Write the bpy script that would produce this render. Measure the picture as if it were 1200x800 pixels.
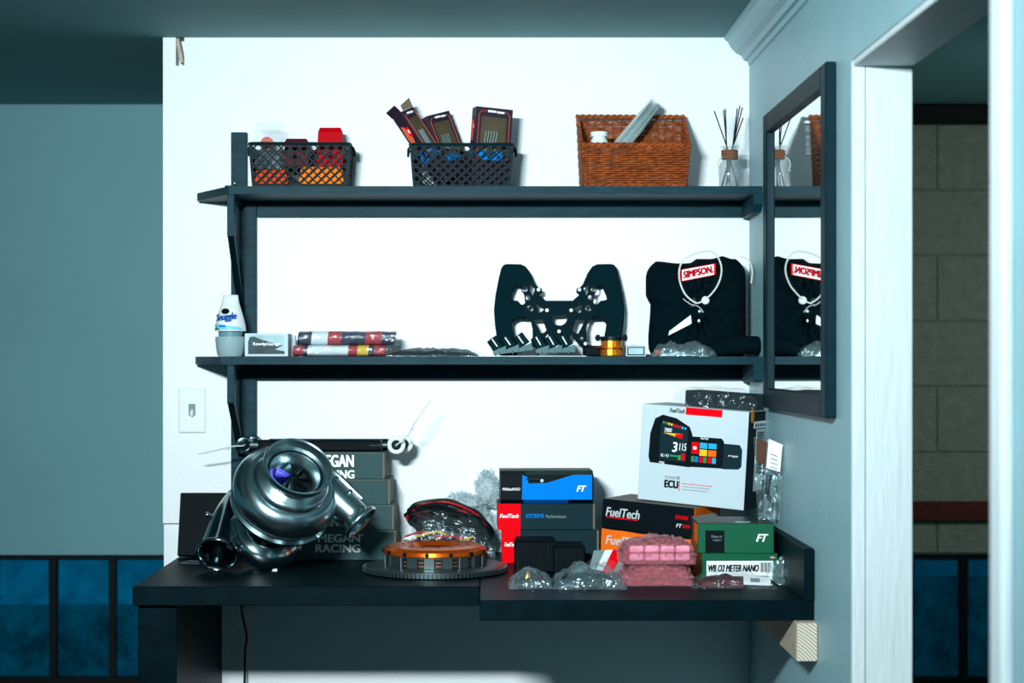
import bpy, bmesh, math, random
from mathutils import Vector, Matrix, noise
random.seed(7)
PI = math.pi
for o in list(bpy.data.objects): bpy.data.objects.remove(o)
S = bpy.context.scene
C = S.collection
# ---------------------------------------------------------------- camera
FPX, CX, CY, ZC = 1927.0, 570.0, 420.0, 1.42
cd = bpy.data.cameras.new('camera'); cam = bpy.data.objects.new('camera', cd); C.objects.link(cam)
cam.location = (0, 0, ZC); cam.rotation_euler = (PI/2, 0, 0)
cd.sensor_width = 36; cd.lens = FPX/1200*36
cd.shift_x = (600-CX)/1200; cd.shift_y = (CY-400)/1200
cd.clip_start = .05
cd.dof.use_dof = True; cd.dof.focus_distance = 3.75; cd.dof.aperture_fstop = 3.2
S.camera = cam
# ---------------------------------------------------------------- world, lights, exposure
wd = bpy.data.worlds.new('world'); S.world = wd; wd.use_nodes = True
bg = wd.node_tree.nodes['Background']; bg.inputs[0].default_value = (.08, .31, .37, 1); bg.inputs[1].default_value = .32
def area(name, loc, target, sx, sy, power, col):
    l = bpy.data.lights.new(name, 'AREA'); l.shape = 'RECTANGLE'; l.size = sx; l.size_y = sy; l.energy = power; l.color = col
    o = bpy.data.objects.new(name, l); C.objects.link(o); o.location = loc
    o.rotation_euler = (Vector(target)-Vector(loc)).to_track_quat('-Z', 'Y').to_euler()
    return o
key = area('ceiling_lamp_light', (-.55, .8, ZC+.63), (.10, 4.1, 1.45), .42, .10, 49, (.86, .97, 1)); key.data.spread = math.radians(105)
area('back_room_fill', (1.9, 3.7, ZC+.30), (1.45, 5.2, 1.05), .5, .3, 5.5, (.85, .98, .92))  # added fill to brighten the block wall; no fixture stands there
S.view_settings.view_transform = 'Standard'; S.view_settings.look = 'None'
S.view_settings.gamma = 1; S.view_settings.exposure = 0; S.view_settings.use_curve_mapping = False
# ---------------------------------------------------------------- helpers
def W(px, py, Y): return Vector(((px-CX)*Y/FPX, Y, ZC-(py-CY)*Y/FPX))
def s2l(c): c /= 255; return c/12.92 if c <= .04045 else ((c+.055)/1.055)**2.4
def rgb(r, g, b): return (s2l(r), s2l(g), s2l(b), 1)
MATS = {}
def mat(name, col, rough=.5, metal=0, var=0, scale=40, bump=0, bscale=None, spec=.15, emit=0, coat=0, stretch=None, emitcol=None):
    m = bpy.data.materials.new(name); m.use_nodes = True; nt = m.node_tree; b = nt.nodes['Principled BSDF']
    b.inputs['Base Color'].default_value = col; b.inputs['Roughness'].default_value = rough; b.inputs['Metallic'].default_value = metal
    b.inputs['Specular IOR Level'].default_value = spec; b.inputs['Coat Weight'].default_value = coat
    if emit: b.inputs['Emission Color'].default_value = emitcol or col; b.inputs['Emission Strength'].default_value = emit
    if var or bump:
        tc = nt.nodes.new('ShaderNodeTexCoord'); mp = nt.nodes.new('ShaderNodeMapping')
        nt.links.new(tc.outputs['Object'], mp.inputs[0])
        if stretch: mp.inputs['Scale'].default_value = stretch
    if var:
        n = nt.nodes.new('ShaderNodeTexNoise'); n.inputs['Scale'].default_value = scale; n.inputs['Detail'].default_value = 6
        r = nt.nodes.new('ShaderNodeValToRGB'); r.color_ramp.elements[0].position = .3; r.color_ramp.elements[1].position = .7
        r.color_ramp.elements[0].color = tuple(max(0, c*(1-var)) for c in col[:3])+(1,)
        r.color_ramp.elements[1].color = tuple(min(1, c*(1+var)) for c in col[:3])+(1,)
        nt.links.new(mp.outputs[0], n.inputs[0]); nt.links.new(n.outputs[0], r.inputs[0]); nt.links.new(r.outputs[0], b.inputs['Base Color'])
    if bump:
        n2 = nt.nodes.new('ShaderNodeTexNoise'); n2.inputs['Scale'].default_value = bscale or scale; n2.inputs['Detail'].default_value = 8
        bp = nt.nodes.new('ShaderNodeBump'); bp.inputs['Strength'].default_value = bump; bp.inputs['Distance'].default_value = .01
        nt.links.new(mp.outputs[0], n2.inputs[0]); nt.links.new(n2.outputs[0], bp.inputs['Height']); nt.links.new(bp.outputs[0], b.inputs['Normal'])
    MATS[name] = m; return m
def clear(name, col, fac, rough=.12, bscale=30, bump=.5, diff=0):
    """thin clear plastic: transparent film with a crinkled gloss and a little milky scatter"""
    m = bpy.data.materials.new(name); m.use_nodes = True; nt = m.node_tree
    for n in list(nt.nodes): nt.nodes.remove(n)
    out = nt.nodes.new('ShaderNodeOutputMaterial'); mix = nt.nodes.new('ShaderNodeMixShader')
    t = nt.nodes.new('ShaderNodeBsdfTransparent'); p = nt.nodes.new('ShaderNodeBsdfPrincipled')
    t.inputs[0].default_value = (1, 1, 1, 1)
    p.inputs['Base Color'].default_value = col; p.inputs['Roughness'].default_value = rough
    p.inputs['Specular IOR Level'].default_value = 1
    p.inputs['Metallic'].default_value = .55
    mix.inputs[0].default_value = fac
    tc = nt.nodes.new('ShaderNodeTexCoord'); n2 = nt.nodes.new('ShaderNodeTexNoise'); n2.inputs['Scale'].default_value = bscale; n2.inputs['Detail'].default_value = 4
    bp = nt.nodes.new('ShaderNodeBump'); bp.inputs['Strength'].default_value = bump; bp.inputs['Distance'].default_value = .02
    nt.links.new(tc.outputs['Object'], n2.inputs[0]); nt.links.new(n2.outputs[0], bp.inputs['Height']); nt.links.new(bp.outputs[0], p.inputs['Normal'])
    nt.links.new(t.outputs[0], mix.inputs[1]); nt.links.new(p.outputs[0], mix.inputs[2]); nt.links.new(mix.outputs[0], out.inputs[0])
    MATS[name] = m; return m

mat('wall_white', rgb(232, 240, 243), .55, var=.03, scale=3, bump=.12, bscale=90)
mat('wall_right_paint', rgb(136, 176, 184), .45, spec=.4, var=.05, scale=4, bump=.15, bscale=70)
mat('wall_far_paint', rgb(118, 166, 174), .6, var=.03, scale=3, bump=.05, bscale=60)
mat('ceiling_paint', rgb(106, 150, 153), .7, var=.04, scale=5, bump=.08)
mat('trim_white', rgb(200, 214, 217), .45, var=.03, scale=8, bump=.25, bscale=14, stretch=(6, 6, .8))
mat('floor_dark', rgb(38, 50, 52), .6, var=.15, scale=9, bump=.1)
mat('block_paint', rgb(146, 152, 138), .85, var=.14, scale=30, bump=.8, bscale=120)
mat('mortar', rgb(128, 134, 122), .9, var=.1, scale=40, bump=.4)
mat('rust_rail', rgb(92, 42, 34), .7, var=.2, scale=30)
mat('black_frame', rgb(12, 18, 20), .6)
mat('black_wood', rgb(5, 50, 60), .5, spec=.12, var=.25, scale=14, bump=.15, bscale=50, stretch=(1, 6, 6))
mat('desk_black', rgb(0, 20, 26), .45, spec=.06, var=.3, scale=18, bump=.06, bscale=60)
mat('fresh_cut', rgb(176, 166, 146), .7, var=.2, scale=60)
mat('plate_white', rgb(226, 236, 240), .35)
mat('screw_metal', rgb(170, 180, 182), .3, 1)
mat('frame_black', rgb(2, 34, 42), .5, spec=.12, var=.15)
mat('black_plastic', rgb(2, 34, 40), .5, spec=.08)
mat('black_plastic_mat', rgb(0, 11, 15), .6, spec=.08)
mat('chrome', rgb(215, 232, 236), .13, 1)
mat('satin_metal', rgb(176, 200, 205), .25, 1, bump=.03, bscale=200)
mat('dark_chrome', rgb(120, 138, 142), .14, 1)
mat('dark_metal', rgb(48, 66, 70), .35, .9)
mat('steel', rgb(92, 108, 110), .38, .9)
mat('wheel_blue_reflection', rgb(70, 70, 190), .22, 1)
mat('orange_anodised', rgb(214, 92, 20), .3, .75)
mat('gold_anodised', rgb(230, 140, 40), .28, .8)
mat('copper_disc', rgb(196, 120, 92), .4, .7)
mat('bolt_black', rgb(6, 24, 29), .4, .3)
mat('grey_plastic', rgb(74, 108, 112), .5)
mat('white_print', rgb(236, 242, 244), .5)
mat('silver_print', rgb(186, 198, 200), .4)
mat('grey_print', rgb(120, 140, 144), .5)
mat('black_print', rgb(2, 16, 22), .5, spec=.08)
mat('red_print', rgb(232, 2, 18), .6, spec=.03)
mat('crimson_print', rgb(176, 10, 34), .6, spec=.03)
mat('blue_print', rgb(0, 122, 216), .6, spec=.03)
mat('blue_dark_print', rgb(8, 78, 156), .45)
mat('carton_teal_black', rgb(4, 38, 46), .55, spec=.12, var=.08, scale=30)
mat('carton_black', rgb(1, 14, 20), .5, spec=.1, var=.1, scale=30)
mat('carton_grey', rgb(44, 74, 77), .65, spec=.2, var=.07, scale=50)
mat('carton_edge', rgb(112, 100, 84), .8)
mat('carton_white', rgb(190, 208, 216), .5, spec=.05)
mat('carton_green', rgb(8, 88, 60), .5, spec=.2)
mat('carton_green_top', rgb(24, 46, 40), .4, var=.3, scale=25)
mat('orange_print', rgb(238, 106, 16), .5, var=.08, scale=20)
mat('worn_top', rgb(76, 62, 44), .5, var=.55, scale=14)
mat('maroon_card', rgb(40, 28, 44), .5, spec=.2)
mat('orange_line', rgb(214, 96, 60), .5)
mat('window_dark', rgb(74, 66, 50), .25, var=.3, scale=25)
mat('bristle', rgb(150, 172, 172), .3, .6)
mat('wicker', rgb(142, 68, 26), .5, var=.45, scale=60, bump=.3)
mat('wicker_dark', rgb(92, 48, 28), .55, var=.4, scale=60)
mat('reed', rgb(46, 34, 34), .7)
mat('cord_brown', rgb(122, 84, 62), .8, var=.2, scale=200)
mat('red_lens', rgb(178, 0, 16), .5, spec=.03)
mat('amber_lens', rgb(250, 122, 8), .5, spec=.05)
mat('amber_dark', rgb(206, 62, 8), .5, spec=.05)
mat('maroon_plastic', rgb(84, 12, 24), .4, spec=.05)
mat('freshener_white', rgb(216, 226, 228), .35)
mat('freshener_grey', rgb(140, 166, 172), .4)
mat('freshener_gel', rgb(96, 138, 146), .3)
mat('sky_print', rgb(120, 200, 236), .4)
mat('green_print', rgb(60, 130, 60), .4)
mat('photo_print', rgb(20, 52, 58), .35, var=.6, scale=40)
mat('photo_sky', rgb(150, 186, 192), .35, var=.2, scale=20)
mat('flag_navy', rgb(16, 36, 66), .6, var=.15)
mat('flag_red', rgb(150, 34, 46), .6, var=.15)
mat('flag_white', rgb(200, 216, 222), .6)
mat('flag_yellow', rgb(200, 170, 40), .6)
mat('suede_black', rgb(2, 28, 35), .9, spec=.05, bump=.1, bscale=300)
mat('plate_black', rgb(1, 26, 33), .6, spec=.03)
mat('shirt_black', rgb(1, 17, 23), .9, spec=.05, bump=.35, bscale=45)
mat('cord_white', rgb(206, 214, 208), .6)
mat('wire_red', rgb(176, 24, 36), .4); mat('wire_black', rgb(12, 22, 25), .4); mat('wire_yellow', rgb(204, 176, 60), .4); mat('wire_green', rgb(30, 110, 70), .4); mat('wire_white', rgb(196, 206, 204), .4)
mat('zip_tie', rgb(196, 210, 212), .4)
mat('pink_foam', rgb(240, 150, 176), .35, var=.12, scale=60)
mat('pink_wrap', rgb(150, 60, 72), .25, var=.3, scale=90, bump=.6, bscale=160)
mat('red_parts', rgb(70, 14, 20), .4, var=.4, scale=80)
mat('gold_parts', rgb(176, 132, 72), .35, .6)
mat('dark_parts', rgb(10, 28, 32), .35, var=.4, scale=80)
mat('bear_sticker', rgb(210, 150, 100), .5)
mat('brown_board', rgb(84, 56, 40), .7)
mat('dot_orange', rgb(240, 150, 10), .5); mat('dot_pink', rgb(228, 150, 150), .5)
mat('pastel_blue', rgb(150, 190, 200), .5, var=.35, scale=110)
mat('pastel_pale', rgb(196, 208, 206), .5)
mat('screen_cyan', rgb(40, 170, 210), .4); mat('screen_green', rgb(50, 150, 70), .4); mat('screen_yellow', rgb(240, 190, 40), .4)
clear('film', rgb(160, 186, 192), .10, .12, 28, .8)
clear('film_heavy', rgb(170, 200, 206), .22, .15, 24, .9)
clear('film_box', rgb(220, 234, 238), .14, .06, 3, .05)
clear('film_wrap', rgb(226, 236, 238), .11, .10, 26, .7)
clear('bubble_film', rgb(214, 232, 236), .34, .14, 90, .8)
clear('bubble_white', rgb(196, 222, 228), .33, .2, 90, .6); MATS['bubble_white'].node_tree.nodes['Principled BSDF'].inputs['Metallic'].default_value = 0
clear('pane_film', rgb(190, 206, 206), .10, .08, 6, .1)
clear('diffuser_glass', rgb(196, 216, 220), .22, .04, 2, .02)
clear('pink_film', rgb(236, 168, 178), .26, .16, 120, .8)
mat('mirror_glass', (.85, .9, .9, 1), .02, 1, bump=.012, bscale=5)
def blue_glass():
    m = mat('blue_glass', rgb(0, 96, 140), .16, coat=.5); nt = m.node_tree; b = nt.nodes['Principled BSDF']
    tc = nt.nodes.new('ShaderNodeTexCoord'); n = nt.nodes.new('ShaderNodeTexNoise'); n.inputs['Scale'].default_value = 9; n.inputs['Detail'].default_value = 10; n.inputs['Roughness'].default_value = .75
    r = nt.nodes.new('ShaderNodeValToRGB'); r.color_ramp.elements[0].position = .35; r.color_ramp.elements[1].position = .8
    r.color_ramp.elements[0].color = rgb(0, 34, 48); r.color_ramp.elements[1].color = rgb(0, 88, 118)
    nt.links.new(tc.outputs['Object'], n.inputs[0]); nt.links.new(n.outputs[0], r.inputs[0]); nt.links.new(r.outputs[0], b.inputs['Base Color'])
    nt.links.new(r.outputs[0], b.inputs['Emission Color']); b.inputs['Emission Strength'].default_value = .2  # weak emission stands in for daylight behind the panes
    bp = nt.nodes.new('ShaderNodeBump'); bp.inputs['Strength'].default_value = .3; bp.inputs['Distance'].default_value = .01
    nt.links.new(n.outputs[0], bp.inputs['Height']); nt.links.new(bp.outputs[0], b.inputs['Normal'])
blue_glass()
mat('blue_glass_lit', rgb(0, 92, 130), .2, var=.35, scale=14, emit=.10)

class MB:
    def __init__(s): s.v = []; s.f = []
    def add(s, vs, fs, M=None):
        b = len(s.v); s.v += [(M @ Vector(v)) if M else Vector(v) for v in vs]; s.f += [tuple(b+i for i in f) for f in fs]; return s
    def box(s, x0, x1, y0, y1, z0, z1, M=None):
        return s.add([(x0,y0,z0),(x1,y0,z0),(x1,y1,z0),(x0,y1,z0),(x0,y0,z1),(x1,y0,z1),(x1,y1,z1),(x0,y1,z1)],
                     [(0,3,2,1),(4,5,6,7),(0,1,5,4),(1,2,6,5),(2,3,7,6),(3,0,4,7)], M)
    def cbox(s, x0, x1, y0, y1, z0, z1, bev=.002, M=None, seg=1):
        bm = bmesh.new(); bmesh.ops.create_cube(bm, size=1)
        for v in bm.verts: v.co = Vector(((x0+x1)/2+v.co.x*(x1-x0), (y0+y1)/2+v.co.y*(y1-y0), (z0+z1)/2+v.co.z*(z1-z0)))
        bmesh.ops.bevel(bm, geom=bm.edges[:], offset=bev, segments=seg, affect='EDGES', profile=.5)
        bm.verts.index_update(); vs = [v.co.copy() for v in bm.verts]; fs = [tuple(v.index for v in f.verts) for f in bm.faces]; bm.free()
        return s.add(vs, fs, M)
    def tube(s, pts, r, n=8, closed=False, M=None, cap=True):
        pts = [Vector(p) for p in pts]; k = len(pts); rr = r if isinstance(r, (list, tuple)) else [r]*k
        vs = []; fs = []; prev = None
        for i, p in enumerate(pts):
            t = (pts[(i+1) % k]-pts[i-1]) if closed else (pts[min(i+1, k-1)]-pts[max(i-1, 0)])
            t.normalize()
            if prev is None:
                a = Vector((0, 0, 1)) if abs(t.z) < .9 else Vector((1, 0, 0)); u = t.cross(a).normalized()
            else:
                u = prev-t*prev.dot(t); u = u.normalized() if u.length > 1e-6 else t.orthogonal().normalized()
            prev = u; w = t.cross(u)
            for j in range(n):
                a = 2*PI*j/n; vs.append(p+(u*math.cos(a)+w*math.sin(a))*rr[i])
        for i in range(k if closed else k-1):
            for j in range(n):
                a = i*n+j; b = i*n+(j+1) % n; c = ((i+1) % k)*n+(j+1) % n; d = ((i+1) % k)*n+j; fs.append((a, b, c, d))
        if not closed and cap: fs.append(tuple(range(n))[::-1]); fs.append(tuple((k-1)*n+j for j in range(n)))
        return s.add(vs, fs, M)
    def lathe(s, prof, n=32, M=None, arc=None):
        vs = []; fs = []; k = len(prof)
        for i in range(n):
            a = 2*PI*i/n
            for r, z in prof: vs.append((r*math.cos(a), r*math.sin(a), z))
        for i in range(n):
            for j in range(k-1):
                a = i*k+j; b = ((i+1) % n)*k+j; fs.append((a, b, b+1, a+1))
        return s.add(vs, fs, M)
    def prism(s, poly, z0, z1, M=None):
        k = len(poly); vs = [(x, y, z0) for x, y in poly]+[(x, y, z1) for x, y in poly]
        fs = [tuple(range(k))[::-1], tuple(range(k, 2*k))]+[(i, (i+1) % k, k+(i+1) % k, k+i) for i in range(k)]
        return s.add(vs, fs, M)
    def cyl(s, p0, p1, r, n=16): return s.tube([p0, p1], r, n)
    def sphere(s, c, r, n=10, M=None, sc=(1, 1, 1)):
        bm = bmesh.new(); bmesh.ops.create_uvsphere(bm, u_segments=n*2, v_segments=n, radius=r)
        vs = [Vector((v.co.x*sc[0], v.co.y*sc[1], v.co.z*sc[2]))+Vector(c) for v in bm.verts]; bm.verts.index_update()
        fs = [tuple(v.index for v in f.verts) for f in bm.faces]; bm.free(); return s.add(vs, fs, M)
    def pillow(s, c, lx, ly, h, n=28, m=14, p=2.6, amp=.006, fr=18, seed=0, rot=0, flat=.12, M=None):
        """a soft packet lying at c: domed, creased top and a flat underside"""
        R = Matrix.Translation(Vector(c)) @ Matrix.Rotation(rot, 4, 'Z'); vs = []; fs = []
        for side in (1, 0):
            for i in range(n+1):
                for j in range(m+1):
                    u = 2*i/n-1; v = 2*j/m-1
                    d = max(0, (1-abs(u)**p))*max(0, (1-abs(v)**p)); x = u*lx/2; y = v*ly/2
                    q = Vector((x*fr+seed*7.1, y*fr, side*3.3))
                    nz = noise.noise(q)*amp+noise.noise(q*2.7)*amp*.5
                    z = (h*(flat+(1-flat)*math.sqrt(d))+nz*(.3+d)) if side else 0
                    x *= 1+.04*noise.noise(Vector((v*2+seed, 3.1, side*0))); y *= 1+.06*noise.noise(Vector((u*2+seed, 9.1, 0)))
                    vs.append((x, y, max(z, .0005 if side else 0)))
        k = (n+1)*(m+1); I = lambda sd, i, j: (0 if sd else k)+i*(m+1)+j
        for i in range(n):
            for j in range(m):
                fs.append((I(1,i,j), I(1,i+1,j), I(1,i+1,j+1), I(1,i,j+1))); fs.append((I(0,i,j), I(0,i,j+1), I(0,i+1,j+1), I(0,i+1,j)))
        for i in range(n):
            fs.append((I(0,i,0), I(0,i+1,0), I(1,i+1,0), I(1,i,0))); fs.append((I(0,i,m), I(1,i,m), I(1,i+1,m), I(0,i+1,m)))
        for j in range(m):
            fs.append((I(0,0,j), I(1,0,j), I(1,0,j+1), I(0,0,j+1))); fs.append((I(0,n,j), I(0,n,j+1), I(1,n,j+1), I(1,n,j)))
        return s.add(vs, fs, R if M is None else M @ R)
    def build(s, name, m, parent=None, smooth=False, world=True, angle=None):
        me = bpy.data.meshes.new(name)
        vs = s.v
        if parent is not None and world:
            Mi = parent_world(parent).inverted(); vs = [Mi @ v for v in vs]
        me.from_pydata([tuple(v) for v in vs], [], s.f); me.materials.append(MATS[m] if isinstance(m, str) else m)
        bm = bmesh.new(); bm.from_mesh(me); bmesh.ops.recalc_face_normals(bm, faces=bm.faces[:]); bm.to_mesh(me); bm.free()
        if smooth: me.shade_smooth(); me.set_sharp_from_angle(angle=math.radians(angle or 40))
        o = bpy.data.objects.new(name, me); C.objects.link(o)
        if parent is not None: o.parent = parent
        return o
def parent_world(p):
    M = p.matrix_basis
    while p.parent: p = p.parent; M = p.matrix_basis @ M
    return M
def tag(o, label, cat, group=None, kind=None):
    o['label'] = label; o['category'] = cat
    if group: o['group'] = group
    if kind: o['kind'] = kind
    return o
def struct(o, label, cat):
    o['kind'] = 'structure'; o['label'] = label; o['category'] = cat; return o
def thing(name, label, cat, loc, rz=0, roll=0, pitch=0, group=None):
    o = bpy.data.objects.new(name, None); C.objects.link(o); o.empty_display_size = .03
    o.matrix_basis = Matrix.Translation(Vector(loc)) @ Matrix.Rotation(rz, 4, 'Z') @ Matrix.Rotation(roll, 4, 'Y') @ Matrix.Rotation(pitch, 4, 'X')
    return tag(o, label, cat, group)
def new_mesh_obj(name, me, m, parent):
    me.materials.clear(); me.materials.append(MATS[m]); o = bpy.data.objects.new(name, me); C.objects.link(o)
    if parent is not None: o.parent = parent
    return o
def curve_mesh(cu):
    t = bpy.data.objects.new('temp', cu); me = bpy.data.meshes.new_from_object(t); bpy.data.objects.remove(t); return me
def lettering(parent, body, m, origin, u, v, w, h, shear=0, bold=0, name='lettering', lift=.0008, spacing=1):
    """flat lettering fitted to w x h; origin is its lower left corner, u and v its directions, all in the parent's own frame"""
    cu = bpy.data.curves.new('temp', 'FONT'); cu.body = body; cu.size = 1; cu.shear = shear; cu.offset = 0; cu.extrude = 0; cu.space_character = spacing; cu.resolution_u = 3
    me = curve_mesh(cu); bpy.data.curves.remove(cu)
    xs = [q.co.x for q in me.vertices]; ys = [q.co.y for q in me.vertices]
    x0, x1, y0, y1 = min(xs), max(xs), min(ys), max(ys); u = Vector(u); v = Vector(v); nn = u.cross(v)
    for q in me.vertices: q.co = Vector(origin)+u*((q.co.x-x0)/(x1-x0)*w)+v*((q.co.y-y0)/(y1-y0)*h)+nn*lift
    me.name = name
    if bold:
        k = min(bold, .075)*h; vs = [q.co.copy() for q in me.vertices]; fs = [tuple(f.vertices) for f in me.polygons]; V = []; F = []
        for i, (a, b) in enumerate(((-1, -.6), (1, -.6), (1, .6), (-1, .6), (0, 0))):
            b0 = len(V); V += [q+u*(a*k)+v*(b*k)+nn*(.00004*i) for q in vs]; F += [tuple(b0+j for j in f) for f in fs]
        bpy.data.meshes.remove(me); me = bpy.data.meshes.new(name); me.from_pydata([tuple(q) for q in V], [], F)
    return new_mesh_obj(name, me, m, parent)
def plate2d(loops, extrude, bevel=0):
    cu = bpy.data.curves.new('temp', 'CURVE'); cu.dimensions = '2D'; cu.fill_mode = 'BOTH'; cu.extrude = extrude; cu.bevel_depth = bevel; cu.bevel_resolution = 1
    for L in loops:
        sp = cu.splines.new('POLY'); sp.points.add(len(L)-1); sp.use_cyclic_u = True
        for p, (x, y) in zip(sp.points, L): p.co = (x, y, 0, 1)
    me = curve_mesh(cu); bpy.data.curves.remove(cu); return me
def circ(x, y, r, n=18): return [(x+r*math.cos(2*PI*i/n), y+r*math.sin(2*PI*i/n)) for i in range(n)]
def catmull(pts, n=6, closed=False):
    pts = [Vector(p) for p in pts]; k = len(pts); out = []
    for i in range(k if closed else k-1):
        g = (lambda j: pts[j % k]) if closed else (lambda j: pts[min(max(j, 0), k-1)])
        a, b, c, d = g(i-1), g(i), g(i+1), g(i+2)
        for t in range(n):
            t /= n; out.append(.5*((2*b)+(c-a)*t+(2*a-5*b+4*c-d)*t*t+(3*b-a-3*c+d)*t**3))
    if not closed: out.append(pts[-1])
    return out
def frame(o, x, z):      # matrix from origin, x axis and z axis
    z = Vector(z).normalized(); x = Vector(x); x = (x-z*x.dot(z)).normalized(); y = z.cross(x)
    return Matrix(((x.x, y.x, z.x, o[0]), (x.y, y.y, z.y, o[1]), (x.z, y.z, z.z, o[2]), (0, 0, 0, 1)))

# ---------------------------------------------------------------- the room
BW = 4.10; XR = (878-CX)*BW/FPX; ZCEIL = ZC+(CY-44)*BW/FPX; FAR = 5.20
DZ = ZC-.4817                      # desk top height
XL = (191-CX)*BW/FPX               # left end of the partition
m = MB().box(-4, 3.2, -2, 6, -.1, 0); struct(m.build('floor', 'floor_dark'), 'dark bare floor of the room', 'floor')
m = MB().box(-4, 3.2, -2, 6, ZCEIL, ZCEIL+.1); struct(m.build('ceiling', 'ceiling_paint'), 'plain grey painted ceiling', 'ceiling')
# partition with a notch at its upper left, made of a face board over a rougher lower wall
nx0, nx1 = W(206, 0, BW).x, W(216, 0, BW).x; nz = W(0, 77, BW).z; zb = W(0, 613, BW).z
wb = MB()
wb.box(XL, nx0, BW, BW+.1, zb, ZCEIL); wb.box(nx0, nx1, BW, BW+.1, zb, nz); wb.box(nx1, XR, BW, BW+.1, zb, ZCEIL)
wb.box(nx0, nx1, BW+.05, BW+.1, nz, ZCEIL)
xq = W(216, 0, BW).x; wb.box(XL, xq, BW+.012, BW+.1, 0, zb); wb.box(xq, XR, BW, BW+.1, 0, zb)
wall_back = struct(wb.build('wall_back', 'wall_white'), 'white painted partition wall behind the shelves', 'wall')
mb = MB().box(-.0045, .0045, -.008, .008, -.033, .033, Matrix.Translation(W(211, 59, BW+.02)) @ Matrix.Rotation(-.2, 4, 'Y'))
mb.build('timber_offcut', 'fresh_cut', wall_back)
mb = MB(); mb.sphere(W(288, 93, BW), .011, 8, sc=(1, .25, 1)); mb.build('patched_dent', 'wall_white', wall_back, True)
# right wall with the doorway
DF, DN, DT = 2.956, 2.09, ZC+(CY-71)*2.956/FPX
T = .109
rw = MB(); rw.box(XR, XR+T, DF, FAR, 0, ZCEIL); rw.box(XR, XR+T, -2, DN, 0, ZCEIL); rw.box(XR, XR+T, DN, DF, DT, ZCEIL)
wall_right = struct(rw.build('wall_right', 'wall_right_paint'), 'grey painted right wall with a doorway', 'wall')
# door casings and jamb lining
dj = MB()
dj.cbox(XR-.016, XR+.0005, DN-.05, DN+.001, 0, ZCEIL-.08, .004)
casing = struct(dj.build('trim_1', 'trim_white'), 'white painted edge strip on the near side of doorway', 'trim')
jl = MB(); jl.cbox(XR+.0005, XR+.0238, DF-.010, DF-.0005, 0, DT-.0005, .0015); jl.cbox(XR+.025, XR+T-.001, DF-.012, DF-.0005, 0, DT-.0005, .0015); jl.cbox(XR+.001, XR+T-.001, DN+.0005, DF-.012, DT-.012, DT-.0005, .0015)
struct(jl.build('trim_2', 'trim_white'), 'white jamb lining inside the doorway', 'trim')
# crown moulding
prof = [(0,0),(-.064,0),(-.064,-.008),(-.056,-.012),(-.050,-.026),(-.036,-.040),(-.022,-.048),(-.016,-.058),(-.008,-.060),(-.006,-.072),(0,-.074)]
cmb = MB(); k = len(prof)
for y in (4.085, 1.0): cmb.v += [Vector((XR+x, y+(.012*noise.noise(Vector((x*90, 0, 0))) if y > 4 else 0), ZCEIL+z)) for x, z in prof]
cmb.f = [tuple(range(k)), tuple(range(k, 2*k))]+[(i, (i+1) % k, k+(i+1) % k, k+i) for i in range(k)]
struct(cmb.build('trim_3', 'wall_right_paint'), 'stepped crown moulding along the right wall, broken off at the corner', 'trim')
# far wall: board on the left, painted concrete blocks on the right, glass panes below
zw = W(0, 649, FAR).z; zlow = W(0, 795, FAR).z
fb = MB().box(-4, XR-.2, FAR-.02, FAR, zw, ZCEIL); struct(fb.build('wall_far', 'wall_far_paint'), 'plain grey boarded wall beyond the partition', 'wall')
cb = MB().box(XR-.2, 3.2, FAR+.005, FAR+.2, zw, ZCEIL); cb.box(-4, 3.2, FAR+.0, FAR+.2, 0, zlow-.03)
wall_block = struct(cb.build('wall_block', 'mortar'), 'painted concrete block wall seen through the doorway', 'wall')
CH = 77*FAR/FPX; BLW = .395
zj = W(0, 530, FAR).z
blockme = None
zrail = W(0, 610, FAR).z
for r in range(-2, 7):
    z0 = zj+r*CH; z1 = z0+CH
    if z0 > ZCEIL-.02: break
    z0c, z1c = max(z0, zw), min(z1, ZCEIL)
    off = (W(1098, 0, FAR).x if r % 2 == 0 else W(1098, 0, FAR).x+BLW/2)
    for c in range(-2, 4):
        x0 = off+c*BLW; x1 = x0+BLW
        if x1 < XR+.11: continue
        x0 = max(x0, XR+.108)
        MB().cbox(x0+.0025, x1-.0025, FAR, FAR+.02, z0c+.0025, z1c-.0025, .003).build('concrete_block', 'block_paint', wall_block)
rl = MB().cbox(XR+.11, 2.4, FAR-.03, FAR+.001, W(0, 609, FAR).z, W(0, 587, FAR).z, .003); rl.build('rail', 'rust_rail', wall_block)
ld = MB().cbox(XR+.11, 2.4, FAR-.05, FAR+.001, W(0, 146, FAR).z, W(0, 125, FAR).z, .003); ld.build('ledge', 'black_frame', wall_block)
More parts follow.
